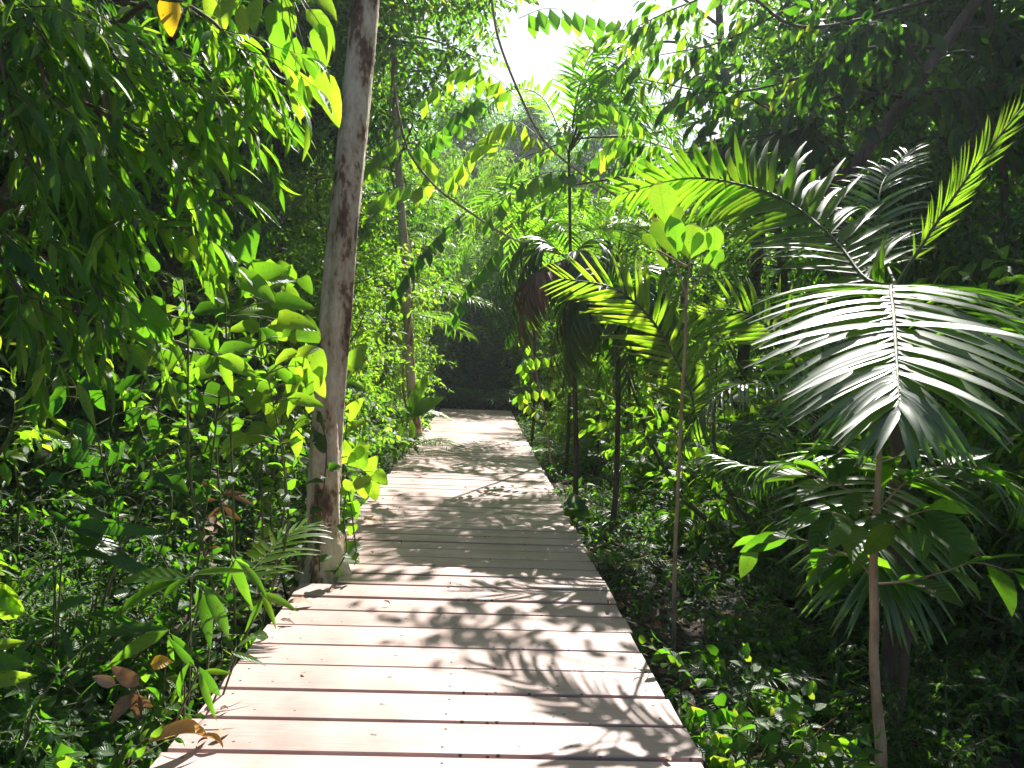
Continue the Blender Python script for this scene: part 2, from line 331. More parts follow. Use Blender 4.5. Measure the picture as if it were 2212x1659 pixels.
walk = bpy.data.objects.new('boardwalk', None); COL.objects.link(walk); walk['kind'] = 'structure'
rng = np.random.default_rng(11)
def box_bevel(x0, x1, y0, y1, z0, z1, b=0.004):
    v = []; f = []
    prof = [(y0, z0), (y1, z0), (y1, z1 - b), (y1 - b, z1), (y0 + b, z1), (y0, z1 - b)]
    for x in (x0, x1):
        for (yy, zz) in prof: v.append([x, yy, zz])
    for k in range(6): f.append([k, (k + 1) % 6, 6 + (k + 1) % 6, 6 + k])
    f += [[0, 1, 2, 5], [2, 3, 4, 5], [6, 11, 8, 7], [8, 11, 10, 9]]
    return np.array(v), f[:6] + [[5, 2, 1, 0], [5, 4, 3, 2], [6, 7, 8, 11], [8, 9, 10, 11]]
y = 1.75
gaps = [2.93, 3.195, 3.487, 3.764, 4.03, 4.32, 4.58, 4.84, 5.117, 5.37]
bounds = [1.86, 2.13, 2.40, 2.66] + gaps
while bounds[-1] < DEND: bounds.append(bounds[-1] + rng.uniform(0.235, 0.275))
for k in range(len(bounds) - 1):
    g = rng.choice([0.012, 0.016, 0.030, 0.036])
    ya, yb = bounds[k] + g / 2, bounds[k + 1] - g / 2
    x0 = EL + rng.normal(0, 0.008); x1 = ER + rng.normal(0, 0.008)
    if 5.10 < ya < 5.6: x0 = -0.90
    dz = rng.normal(0, 0.0015); v, f = box_bevel(x0, x1, ya, yb, -0.032 + dz, dz)
    cx, cyy = 0, (ya + yb) / 2; v = v - np.array([cx, cyy, 0]); sk = rng.normal(0, 0.0012); v[:, 1] += v[:, 0] * sk
    m = MB(); m.add(v, f)
    th_ = np.linspace(0, 2 * np.pi, 8, endpoint=False)
    for jx in (EL + .08, -.09, ER - .08):
        for jy in (-.07, .07):
            if jx < x0 + .02: continue
            jj = [jx + rng.normal(0, .006), jy + rng.normal(0, .008), dz + .0018]; d8 = np.stack([np.cos(th_) * .0055 + jj[0], np.sin(th_) * .0055 + jj[1], np.full(8, jj[2])], -1)
            m.add(d8, [[0, 1, 2, 3], [0, 3, 4, 7], [4, 5, 6, 7]], mat=1)
    po = m.obj('plank', ['deck', 'screw'], walk); po.location = (cx, cyy, 0)
    for p_ in po.data.polygons: p_.use_smooth = False
for xx in (EL + 0.05, -0.12, ER - 0.11):
    v, f = box_bevel(xx, xx + 0.06, 1.7, DEND - 0.02, -0.20, -0.036); m = MB(); m.add(v, f); po = m.obj('joist', 'bark2', walk)
    for p_ in po.data.polygons: p_.use_smooth = False

# ------------------------------------------------------------------ trunks
def bark_tube(mb, pts, rad, sides=28, n=90, amp=0.06, seed=0, mat=0):
    pts = smooth(pts, n); r = np.interp(np.linspace(0, 1, n), np.linspace(0, 1, len(rad)), rad); rr = np.random.default_rng(seed)
    v = mb.tube(pts, r, sides, mat); c = pts[:, None]; th = np.linspace(0, 2 * np.pi, sides, endpoint=False)[None]; h = np.arange(n)[:, None] / n
    k = np.ones((n, sides))
    for a in range(14):
        k += amp / 4 * np.sin(rr.integers(1, 6) * th + rr.uniform(4, 60) * h + rr.uniform(0, 6)) * rr.uniform(0.3, 1)
    k += rr.normal(0, amp * 0.12, k.shape); nv = c + (v - c) * k[..., None]; mb.V[-1][:] = nv.reshape(-1, 3)

TY = 5.42
tr = empty('tree', D(702, 1232, TY), 'leaning tree with a mottled pale brown trunk at the left edge of the boardwalk', 'tree')
c0 = np.array(tr.location)
pts = DD([(704, 1252, TY), (702, 1200, TY), (699, 1130, TY), (702, 1000, TY + .02), (715, 800, TY + .05), (743, 500, TY + .1), (770, 200, TY + .2), (790, 0, TY + .25), (815, -250, TY + .3), (850, -600, TY + .3), (900, -1100, TY + .4)])
pts[0][2] = -0.35
m = MB(); bark_tube(m, pts, [0.27, 0.15, 0.108, 0.108, 0.10, 0.10, 0.10, 0.097, 0.095, 0.085, 0.07], 40, 220, 0.10, 4)
m.obj('trunk', 'bark', tr, c0)
m = MB(); rng = np.random.default_rng(5)
top = pts[-1]
for k in range(9):
    b = grow(rng, at(smooth(pts, 40), np.array([rng.uniform(0.86, 1.0)]))[0][0], rng.normal(0, 1, 3) * [1, 1, .3] + [0, 0, .7], rng.uniform(1.4, 2.4), 7, 0.2); m.tube(b, [0.03, 0.008], 5, 1)
    for q in range(9):
        tw = grow(rng, b[rng.integers(2, 8)], rng.normal(0, 1, 3), 0.6, 4, 0.2, 0.3); m.tube(tw, [0.006, 0.002], 3, 1); put_leaves(m, rng, tw, 10, ELL3, 0.15)
m.obj('crown', ['leaf', 'twig'], tr, c0)

def vine_on(points, name, label, seed, n, size, tp, mat='leaf', rad=0.005, cat='vine'):
    r_ = np.random.default_rng(seed); pl = smooth(points, 30); e = empty(name, pl[0], label, cat); m = MB(); m.tube(pl, rad, 5); m.obj('stem', 'twig', e, pl[0])
    m = MB(); put_leaves(m, r_, pl, n, tp, size, t0=0.05, spread=0.9, droop=0.5); m.obj('foliage', mat, e, pl[0]); return e
vine_on(DD([(690, 1235, 5.2), (690, 1130, 5.25), (700, 1050, 5.27), (705, 960, 5.27), (690, 900, 5.28)]), 'creeper', 'leafy creeper climbing the foot of the leaning trunk', 7, 16, 0.12, OVATE)
vine_on(DD([(722, 1240, 5.25), (748, 1190, 5.2), (742, 1120, 5.25), (752, 1060, 5.3), (770, 1190, 5.2)]), 'creeper', 'heart-leaved creeper at the right of the leaning trunk foot', 8, 16, 0.11, HEART, 'bright')

TY2 = 14.6
t2 = empty('tree', D(905, 950, TY2), 'thin brown tree wrapped by a vine on the left bank beyond the leaning trunk', 'tree'); c0 = np.array(t2.location)
p2 = DD([(905, 965, TY2), (895, 900, TY2), (885, 780, TY2), (880, 650, TY2), (873, 540, TY2), (866, 430, TY2), (857, 300, TY2), (850, 100, TY2), (845, -150, TY2), (840, -500, TY2)])
m = MB(); bark_tube(m, p2, [0.13, 0.10, 0.085, 0.08, 0.075, 0.07, 0.065, 0.06, 0.05, 0.03], 18, 120, 0.10, 6); m.obj('trunk', 'bark', t2, c0)
m = MB(); rng = np.random.default_rng(15)
for k in range(26):
    b0 = at(smooth(p2, 40), np.array([rng.uniform(0.55, 1.0)]))[0][0]; b = grow(rng, b0, rng.normal(0, 1, 3) * [1, 1, .3] + [0, 0, .3], rng.uniform(0.8, 2.0), 6, 0.2); m.tube(b, [0.02, 0.006], 4, 1)
    for q in range(7):
        tw = grow(rng, b[rng.integers(2, 7)], rng.normal(0, 1, 3), 0.6, 4, 0.2, 0.4); put_leaves(m, rng, tw, 10, ELL3, 0.16)
m.obj('crown', ['leaf', 'twig'], t2, c0)
m = MB(); q = smooth(p2[:8], 160); hh = np.linspace(0, 26, 160); q2 = q + np.stack([np.cos(hh * .4 + 1) * .15, np.sin(hh * .4 + 1) * .15, 0 * hh], -1); m.tube(q2, 0.022, 6)
o = m.obj('vine', 'sap', None, q2[0]); tag(o, 'pale woody vine twined up the thin brown tree', 'vine')

# ------------------------------------------------------------------ prototypes of bushes and trees
def shrub(name, label, cat, seed, nst, h, spread, ntw, nlf, size, tp, mat, droop=0.3, tint=(0.5, 0.2), twl=0.35, stem='stem'):
    r_ = np.random.default_rng(seed); e = empty(name, (0, 0, 0), label, cat); ms = MB(); ml = MB()
    for k in range(nst):
        a = r_.uniform(0, 6.28); st = grow(r_, [0.1 * math.cos(a), 0.1 * math.sin(a), -0.05], [math.cos(a) * spread, math.sin(a) * spread, 1], h * r_.uniform(0.6, 1.1), 9, 0.12, 0.3)
        ms.tube(st, [0.012 * h, 0.004], 5)
        for j in range(ntw):
            t = r_.uniform(0.2, 1); b, tg = at(st, np.array([t])); tw = grow(r_, b[0], r_.normal(0, 1, 3) * [1, 1, .5] + [0, 0, .3], twl * h * r_.uniform(.6, 1.1), 5, 0.15, 0.4)
            ms.tube(tw, [0.004, 0.0015], 3); put_leaves(ml, r_, tw, nlf, tp, size, droop=droop, tint=tint)
    ms.obj('stem', stem, e); ml.obj('foliage', mat, e); return e
def palmlet(name, label, cat, seed, nf, fl, ll, nl, mat='palm', wid=1.0, arch=1.0, trunk=0.0, tint=(0.5, 0.15)):
    r_ = np.random.default_rng(seed); e = empty(name, (0, 0, 0), label, cat)
    if trunk > 0:
        m = MB(); m.tube(grow(r_, [0, 0, -0.3], [0, 0, 1], trunk + 0.3, 8, 0.03), [0.05, 0.035], 10); m.obj('trunk', 'bark2', e)
    for k in range(nf):
        a = 6.28 * k / nf + r_.uniform(-.3, .3); el = r_.uniform(0.7, 1.4); d = np.array([math.cos(a), math.sin(a), 0]); L = fl * r_.uniform(.8, 1.15)
        pts = [np.array([0, 0, trunk]) + d * L * s * math.cos(el) + np.array([0, 0, 1]) * L * (s * math.sin(el) - arch * 0.55 * s ** 2.4) + d * L * 0.35 * s * s for s in np.linspace(0, 1, 7)]
        m = MB(); frond(m, r_, pts, nl, ll, t0=0.25, rad=0.006 * fl + 0.002, wid=wid, curl=(1, 2, 3), tint=tint); m.obj('frond', [mat, 'stem'], e)
    return e
def crown_tree(name, label, cat, seed, h, cw, ch, nl, lpt, size, tp, mat, tr_=0.14, low=0.35, hang=0.3, tint=(0.5, 0.22), barkm='bark2'):
    r_ = np.random.default_rng(seed); e = empty(name, (0, 0, 0), label, cat); ms = MB(); ml = MB()
    st = grow(r_, [0, 0, -0.3], [0, 0, 1], h * 0.95, 12, 0.05); bark_tube(ms, st, [tr_, tr_ * .8, tr_ * .3], 12, 40, 0.1, seed)
    for k in range(nl):
        t = low + (1 - low) * (k + r_.random()) / nl; b, _ = at(st, np.array([t])); a = r_.uniform(0, 6.28)
        rr = cw * (0.35 + 0.65 * math.sin(math.pi * min(1, (t - low) / (1 - low) * 0.8 + 0.15))) * r_.uniform(.6, 1.15)
        lb = grow(r_, b[0], [math.cos(a), math.sin(a), r_.uniform(0.0, .6)], rr, 7, 0.16, 0.5); ms.tube(lb, [tr_ * .3, tr_ * .08], 5)
        for j in range(lpt):
            p0 = lb[r_.integers(2, 8)] + r_.normal(0, .12 * ch, 3); tw = grow(r_, p0, r_.normal(0, 1, 3) * [1, 1, .6], 0.12 * cw + 0.35, 4, 0.2, hang * 2)
            put_leaves(ml, r_, tw, 11, tp, size, t0=0.0, droop=hang, tint=tint, nz=.7)
    ms.obj('trunk', barkm, e); ml.obj('crown', mat, e); return e

PROTO = {}
PROTO['bush_ovate'] = shrub('shrub', '', 'shrub', 21, 9, 1.3, 0.7, 12, 9, 0.10, OVATE, 'bright', 0.35)
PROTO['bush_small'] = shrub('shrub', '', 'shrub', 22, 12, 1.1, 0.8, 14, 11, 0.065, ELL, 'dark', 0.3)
PROTO['bush_lance'] = shrub('shrub', '', 'shrub', 23, 9, 1.6, 0.5, 12, 9, 0.14, LANCE, 'leaf', 0.45)
PROTO['bush_heart'] = shrub('shrub', '', 'shrub', 24, 7, 1.2, 0.8, 7, 6, 0.15, HEART, 'bright', 0.35, (0.55, 0.2))
PROTO['bush_ell'] = shrub('shrub', '', 'shrub', 25, 8, 2.0, 0.45, 16, 10, 0.12, ELL, 'bright', 0.3, (0.6, 0.2), 0.25)
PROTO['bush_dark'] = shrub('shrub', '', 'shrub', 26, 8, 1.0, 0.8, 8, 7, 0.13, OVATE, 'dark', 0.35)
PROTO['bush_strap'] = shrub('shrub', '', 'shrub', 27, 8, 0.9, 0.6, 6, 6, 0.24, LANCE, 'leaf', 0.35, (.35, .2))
PROTO['palmlet'] = palmlet('palm', '', 'palm', 31, 8, 1.2, 0.38, 26)
PROTO['palm_mid'] = palmlet('palm', '', 'palm', 32, 10, 2.0, 0.55, 38, trunk=1.0)
PROTO['palm_tall'] = palmlet('palm', '', 'palm', 33, 11, 2.4, 0.6, 42, trunk=4.5)
PROTO['tree_a'] = crown_tree('tree', '', 'tree', 41, 13, 3.0, 1.6, 85, 22, 0.21, ELL3, 'leaf', 0.16, 0.15)
PROTO['tree_b'] = crown_tree('tree', '', 'tree', 42, 10, 2.6, 1.4, 75, 22, 0.19, ELL3, 'dark', 0.12, 0.12, 0.5)
PROTO['tree_c'] = crown_tree('tree', '', 'tree', 43, 7, 1.9, 1.1, 55, 14, 0.15, ELL3, 'bright', 0.07, 0.15, 0.3, (0.6, 0.2))
PROTO['tree_d'] = crown_tree('tree', '', 'tree', 44, 17, 3.8, 1.9, 95, 26, 0.28, FAR2, 'far', 0.22, 0.2)
PROTO['tree_shade'] = crown_tree('tree', '', 'tree', 46, 13, 3.6, 1.8, 46, 26, 0.22, ELL3, 'leaf', 0.12, 0.66)  # high crowns above the frame, added to shade both banks
PROTO['tree_v'] = crown_tree('tree', '', 'tree', 45, 9, 2.0, 1.2, 75, 20, 0.18, LAN3, 'bright', 0.09, 0.1, 0.8, (0.6, 0.2))
used = set()
def place(kind, x, y, rz, sc, label, group=None, z=None):
    z = gz1(x, y) if z is None else z; r = PROTO[kind]
    if kind not in used:
        used.add(kind); r.location = (x, y, z); r.rotation_euler = (0, 0, rz); r.scale = (sc,) * 3; r['label'] = label
        if group: r['group'] = group
        return r
    return copy_tree(r, (x, y, z), rz, sc, label, group)

rng = np.random.default_rng(77)
DESC = {'bush_dark': 'dark broad-leaved shrub', 'bush_strap': 'strap-leaved shrub', 'bush_ovate': 'oval-leaved green shrub', 'bush_small': 'dark small-leaved shrub', 'bush_lance': 'narrow-leaved shrub', 'bush_heart': 'bright heart-leaved shrub', 'bush_ell': 'tall leafy shrub',
        'palmlet': 'young feather palm', 'palm_mid': 'short feather palm', 'palm_tall': 'tall feather palm', 'tree_a': 'broad tree with a deep green crown', 'tree_b': 'dark-leaved tree', 'tree_c': 'slim pale green young tree', 'tree_d': 'tall forest tree', 'tree_shade': 'straight tree added for shade with a high spreading crown', 'tree_v': 'vine-hung tree with narrow leaves'}
def band(kinds, n, x0, x1, y0, y1, where, s0=0.8, s1=1.3, seed=0, mind=0.5):
    r_ = np.random.default_rng(seed); got = []; tries = 0
    while len(got) < n and tries < 4000:
        tries += 1; x = r_.uniform(x0, x1); y = r_.uniform(y0, y1)
        if any((x - a) ** 2 + (y - b) ** 2 < mind ** 2 for a, b in got): continue
        got.append((x, y)); k = kinds[r_.integers(len(kinds))]
        if k in ('bush_ell', 'palm_mid') and y < 9.6 and 1.2 < x < 0.38 * y: k = 'bush_small'
        place(k, x, y, r_.uniform(0, 6.28), r_.uniform(s0, s1), DESC[k] + ' ' + where, DESC[k] + 's ' + where)
SH = ['bush_ovate', 'bush_small', 'bush_lance', 'bush_heart', 'bush_small', 'bush_ovate']
# left bank
band(SH, 22, -3.6, -2.0, 5.4, 12, 'on the left bank beside the leaning trunk', 0.75, 1.2, 1, 0.45)
band(['bush_ell', 'bush_ovate', 'bush_lance', 'bush_small'], 26, -7.0, -3.0, 3.6, 12, 'deep in the left thicket', 1.0, 1.7, 2, 0.7)
band(['bush_small', 'bush_ovate', 'palmlet', 'bush_heart'], 26, -3.4, -2.05, 12, 23, 'on the left bank near the far end of the walk', 0.7, 1.2, 3, 0.5)
band(['bush_ell', 'palm_mid', 'bush_lance'], 20, -7, -2.8, 12, 24, 'in the left thicket near the far end', 1.0, 1.8, 4, 0.9)
# right bank
band(['bush_small', 'palmlet', 'bush_ovate', 'bush_heart'], 24, 1.75, 3.0, 8.5, 23, 'on the right bank near the far end of the walk', 0.7, 1.2, 5, 0.45)
band(['bush_ell', 'palmlet', 'bush_small', 'palm_mid', 'bush_ell'], 30, 2.5, 7.0, 6.5, 20, 'in the dark right thicket', 1.0, 1.7, 6, 0.8)
band(['bush_small', 'bush_small', 'bush_lance', 'bush_ell'], 26, 3.0, 8, 5.0, 9.5, 'in the shade at the right', 0.9, 1.6, 7, 0.6)
for (x, y_, k, sc_) in [(6.6, 8.0, 'tree_b', .72), (7.0, 11.0, 'tree_b', .8), (5.6, 6.6, 'tree_b', .5), (8.2, 9.2, 'tree_v', .9), (4.9, 5.4, 'bush_ell', 1.5), (5.6, 4.9, 'bush_ell', 1.6), (4.3, 6.4, 'bush_ell', 1.3), (6.5, 5.6, 'bush_ell', 1.8), (4.1, 4.6, 'bush_small', 1.5), (3.7, 5.3, 'bush_small', 1.6), (5.0, 4.0, 'bush_ell', 1.3)]:  # trees and shrubs added to cast shade over the lower right
    place(k, x, y_, x * 7, sc_, DESC[k] + (' added for shade in the right thicket' if 'tree' in k else ' added for shade at the right'), DESC[k] + 's ' + ('in the right thicket' if 'tree' in k else 'in the shade at the right'))
for (x, y_, k, sc_, w_) in [(-2.3, 13.9, 'tree_shade', .9, 'left'), (-3.6, 9.2, 'tree_shade', 1.0, 'left'), (-3.2, 17.2, 'tree_shade', 1.05, 'left'), (-5.5, 11.5, 'tree_shade', 1.0, 'left'), (7.2, 12.5, 'tree_shade', 1.0, 'right'), (7.0, 15.8, 'tree_shade', .9, 'right'), (8.0, 9.0, 'tree_shade', .95, 'right')]:
    place(k, x, y_, x * 7, sc_, DESC[k] + ' on the %s side of the walk' % w_, DESC[k] + 's on the %s side of the walk' % w_)
band(['bush_dark', 'bush_strap', 'bush_small', 'bush_strap', 'bush_dark'], 20, -3.6, -1.7, 2.8, 5.3, 'low in the left shade before the leaning trunk', .45, .75, 21, .38)
band(['bush_small', 'bush_dark', 'bush_strap'], 22, 1.5, 3.4, 3.2, 9, 'low in the right shade beside the boards', .4, .7, 22, .42)
for (x, y_, sc_) in [(-2.4, 17.5, .85), (3.6, 15.5, .9), (3.4, 20.5, 1.05), (-2.6, 21.5, 1.1), (4.2, 19, 1.15)]:
    place('palm_tall', x, y_, x * 5, sc_, DESC['palm_tall'] + ' rising above the bank near the far end of the walk', 'tall feather palms near the far end of the walk')
for (x, y_, sc_) in [(-2.3, 11.6, .5), (-2.9, 14.8, .62), (-2.2, 17.2, .6), (-3.4, 19.4, .8), (-2.4, 21.8, .75), (-4.3, 16.6, .85), (2.5, 17.8, .5), (3.2, 22.3, .8), (2.2, 24.3, .7), (-3.9, 12.9, .75), (-2.0, 10.2, .55), (-2.5, 12.9, .72), (-1.9, 15.6, .6), (-1.5, 25.6, 1.05), (.5, 27.6, 1.1), (2.4, 26.2, 1.15), (-3.4, 25.2, 1.2), (4.2, 25, 1.2), (2.0, 13.2, .5), (3.0, 16.2, .7), (5.2, 21, 1.1)]:
    place('tree_c', x, y_, x * 5, sc_, DESC['tree_c'] + ' on the banks near the far end of the walk', 'young trees on the banks near the far end of the walk')
for (x, y_, sc_) in [(-.1, 25.8, .36), (1.0, 27, .38), (-.8, 26.9, .36), (.4, 29.5, .36)]:  # small trees added to darken the opening beyond the boards
    place('tree_b', x, y_, x * 5, sc_, 'low dark tree added to darken the tunnel at the end of the walk', 'low dark trees added to darken the end of the walk')
for (x, y_, sc_) in [(-2.3, 23.8, .9), (2.2, 23.9, .85), (-1.9, 25.2, .8), (1.9, 25.3, .8)]:
    place('bush_ell', x, y_, x * 3, sc_, DESC['bush_ell'] + ' framing the dark end of the walk', 'tall leafy shrubs framing the dark end of the walk')
# end of the walk
band(['bush_ell', 'bush_small', 'bush_small', 'palmlet'], 18, -3.6, 3.6, 24.0, 29, 'closing off the end of the walk', 1.1, 1.7, 8, 0.7)
# trees
band(['tree_b', 'tree_a', 'tree_v', 'tree_b'], 11, -9, -3.6, 5.5, 18, 'in the left thicket', 0.75, 1.1, 9, 1.4)
band(['tree_a', 'tree_b', 'tree_d'], 16, -18, -5, 16, 36, 'far behind the left thicket', 0.9, 1.25, 10, 2.2)
band(['tree_b', 'tree_v', 'tree_a', 'tree_b'], 5, 6.5, 12, 10, 20, 'in the right thicket', 0.65, 0.95, 11, 1.6)
band(['tree_a', 'tree_d', 'tree_b'], 6, 9, 24, 20, 36, 'far behind the right thicket', 0.8, 1.1, 12, 3.0)
band(['tree_c', 'tree_c', 'palm_tall', 'tree_v', 'palm_tall'], 28, -7.5, 9.5, 27, 44, 'beyond the end of the walk', 0.85, 1.2, 13, 1.6)
band(['tree_d', 'tree_d', 'tree_a'], 20, -13, 26, 48, 62, 'closing the view beyond the end of the walk', 1.0, 1.2, 17, 3.0)
band(['tree_d', 'tree_a'], 7, -26, -9, 40, 60, 'on the skyline left of the walk', 0.9, 1.2, 14, 3.5)
band(['tree_d', 'tree_a'], 5, 24, 36, 38, 60, 'on the skyline right of the walk', 0.9, 1.2, 16, 3.5)

# ------------------------------------------------------------------ far forest and ground cover (nobody could count them)
rng = np.random.default_rng(101)
m = MB()
def clumps(m, cents, rad, per, size, tp, tint=(0.5, 0.22)):
    for c, r in zip(cents, rad):
        n = int(per * r * r); p = rng.normal(0, 1, (n, 3)); p /= np.linalg.norm(p, axis=1, keepdims=True); p = c + p * r * (rng.random((n, 1)) ** 0.45) * [1, 1, .8]
        d = rng.normal(0, 1, (n, 3)) + [0, 0, -0.6]; nr = rng.normal(0, .8, (n, 3)) + [0, 0, .8]
        ti = np.clip(rng.normal(tint[0] + rng.normal(0, .12), tint[1], n), 0, 1); k = rng.integers(0, 2, n)
        for j in (0, 1): m.leaves(tp[j], p[k == j], d[k == j], nr[k == j], size * rng.uniform(.7, 1.2, (k == j).sum()), 1.0, ti[k == j])
cs, rs = [], []
for k in range(330):
    x = rng.uniform(-60, 70); x *= 1.3; y_ = rng.uniform(88, 118); topz = 26 + 5 * math.sin(x * .16 + 1) + 3 * math.sin(x * .5)
    if -8 < x < 22: topz = min(topz, 31)
    cs.append([x, y_, rng.uniform(0, topz)]); rs.append(rng.uniform(3.0, 5.0))
for k in range(110):
    s_ = rng.choice([-1, 1]); x = s_ * rng.uniform(14, 34); cs.append([x, rng.uniform(5, 60), rng.uniform(0, 12)]); rs.append(rng.uniform(1.6, 2.8))
clumps(m, np.array(cs), rs, 26, 0.8, FAR2)
o = m.obj('far_forest', 'far'); tag(o, 'far green forest filling the background behind the trees', 'forest', kind='stuff')

m = MB(); r_ = rng
def scatter(m, n, region, size, tp, hgt, tint=(0.45, 0.2), zf=0.0, mat=0):
    x0, x1, y0, y1 = region; x = r_.uniform(x0, x1, n); y_ = r_.uniform(y0, y1, n)
    keep = ~((x > EL - 0.04) & (x < ER + 0.04) & (y_ < DEND + 0.1)); x, y_ = x[keep], y_[keep]
    cl = 0.5 + 0.5 * np.sin(x * 3.1 + 1.3 * np.sin(y_ * 2.3)) * np.cos(y_ * 2.7 + x)
    h = (0.02 + hgt * cl * r_.random(len(x))) ; z = gz(x, y_) + h
    d = r_.normal(0, 1, (len(x), 3)) * [1, 1, .45] + [0, -.1, .15]; nr = r_.normal(0, .45, (len(x), 3)) + [0, 0, 1]
    ti = np.clip(r_.normal(*tint, len(x)), 0, 1); k = r_.integers(0, len(tp), len(x)); sz = size * r_.uniform(.5, 1.3, len(x))
    for j, t_ in enumerate(tp):
        q = k == j; m.leaves(t_, np.stack([x, y_, z], -1)[q], d[q], nr[q], sz[q], 1, ti[q], mat)
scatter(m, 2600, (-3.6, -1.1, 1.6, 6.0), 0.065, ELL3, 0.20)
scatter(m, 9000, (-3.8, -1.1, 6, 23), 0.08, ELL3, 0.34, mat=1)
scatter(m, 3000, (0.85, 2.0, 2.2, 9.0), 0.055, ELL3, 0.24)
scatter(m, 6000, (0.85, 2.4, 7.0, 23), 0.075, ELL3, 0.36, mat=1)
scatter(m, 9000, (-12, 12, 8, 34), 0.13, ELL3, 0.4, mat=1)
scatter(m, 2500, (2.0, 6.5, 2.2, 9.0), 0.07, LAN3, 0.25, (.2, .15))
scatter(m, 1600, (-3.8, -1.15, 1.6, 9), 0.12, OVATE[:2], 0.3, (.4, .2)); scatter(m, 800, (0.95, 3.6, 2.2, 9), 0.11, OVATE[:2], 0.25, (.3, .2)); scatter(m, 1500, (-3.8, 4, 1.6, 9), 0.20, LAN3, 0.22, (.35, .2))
o = m.obj('ground_cover', ['dark', 'leaf']); tag(o, 'low leafy ground cover on both sides of the boardwalk', 'ground cover', kind='stuff')  # nearer leaves take the darker green in place of deeper shade
m = MB()
scatter(m, 3800, (-6, 2.4, 1.4, 12), 0.10, OVATE[:2], 0.015, (0.4, 0.3)); scatter(m, 3500, (-6, 6, 12, 32), 0.13, ELL3, 0.015, (0.4, 0.3))
for k in range(420):
    x = r_.choice([r_.uniform(-4, -1.2), r_.uniform(1.0, 4.5)]); y_ = r_.uniform(1.8, 12); b = grow(r_, [x, y_, gz1(x, y_) + .015], r_.normal(0, 1, 3) * [1, 1, .15], r_.uniform(.2, .8), 5, .15); m.tube(b, [.006, .003], 4, tint=r_.uniform(0, .6))
o = m.obj('leaf_litter', 'dead'); tag(o, 'brown leaf litter on the forest floor beside the walk', 'leaf litter', kind='stuff')

# ------------------------------------------------------------------ the palms at the right
def palm(name, label, hub, ground, fronds, stem_r=0.035):
    e = empty(name, ground, label, 'palm'); g = np.array(ground); m = MB(); rr_ = stem_r * np.linspace(1.35, 1.0, 90) * (1 + .14 * (np.arange(90) % 5 == 0)); pp = smooth([g + [0, 0, -.1], g * .6 + np.array(hub) * .4 + [0.06, 0, 0], hub], 90); pp[:, 0] += .008 * np.sin(np.linspace(0, 9, 90)); m.tube(pp, rr_, 10); m.obj('trunk', 'bark2', e, g)
    for f in fronds:
        m = MB(); r_ = np.random.default_rng(f.pop('seed')); pts = f.pop('pts'); n = f.pop('n'); ll = f.pop('ll'); mt = f.pop('mat', 'palm'); frond(m, r_, pts, n, ll, **f); m.obj('frond', [mt, 'stem'], e, g)
    return e
hub = D(1935, 618, 4.1)
gnd = np.array([hub[0] + 0.12, 4.25, gz1(hub[0], 4.2)])
P1 = palm('palm', 'large feather palm at the right with a white-shining frond hanging toward the walk', hub, gnd, [
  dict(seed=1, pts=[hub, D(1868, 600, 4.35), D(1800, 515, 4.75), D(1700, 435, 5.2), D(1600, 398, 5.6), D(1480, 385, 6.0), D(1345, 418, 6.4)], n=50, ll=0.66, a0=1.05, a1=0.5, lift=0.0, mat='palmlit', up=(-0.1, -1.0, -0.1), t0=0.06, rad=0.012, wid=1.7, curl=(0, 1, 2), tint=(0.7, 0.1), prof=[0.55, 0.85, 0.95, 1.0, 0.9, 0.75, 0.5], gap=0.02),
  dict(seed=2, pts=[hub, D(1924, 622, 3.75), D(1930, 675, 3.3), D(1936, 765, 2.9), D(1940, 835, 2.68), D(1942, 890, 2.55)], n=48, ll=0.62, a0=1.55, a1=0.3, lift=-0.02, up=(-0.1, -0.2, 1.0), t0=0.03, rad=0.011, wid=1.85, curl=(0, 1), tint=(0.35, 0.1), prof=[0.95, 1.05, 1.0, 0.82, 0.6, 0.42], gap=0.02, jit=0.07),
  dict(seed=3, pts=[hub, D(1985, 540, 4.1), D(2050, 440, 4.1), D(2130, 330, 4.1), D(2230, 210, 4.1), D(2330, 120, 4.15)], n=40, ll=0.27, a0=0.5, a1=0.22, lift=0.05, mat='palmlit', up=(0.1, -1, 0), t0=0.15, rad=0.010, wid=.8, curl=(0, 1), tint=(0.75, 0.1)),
  dict(seed=4, pts=[hub, D(2010, 640, 4.4), D(2120, 700, 4.7), D(2260, 820, 4.9), D(2380, 980, 5.0)], n=34, ll=0.5, a0=1.2, a1=0.4, lift=0.1, t0=0.1, rad=0.010, wid=1.2, tint=(0.3, 0.1)),
  dict(seed=5, pts=[hub, D(1900, 520, 4.8), D(1905, 400, 5.2), D(1960, 330, 5.7)], n=30, ll=0.45, t0=0.15, rad=0.010, wid=1.1, tint=(0.3, 0.1)),
])
hub2 = D(1960, 1060, 4.0); gnd2 = np.array([hub2[0], 4.05, gz1(hub2[0], 4.0)])
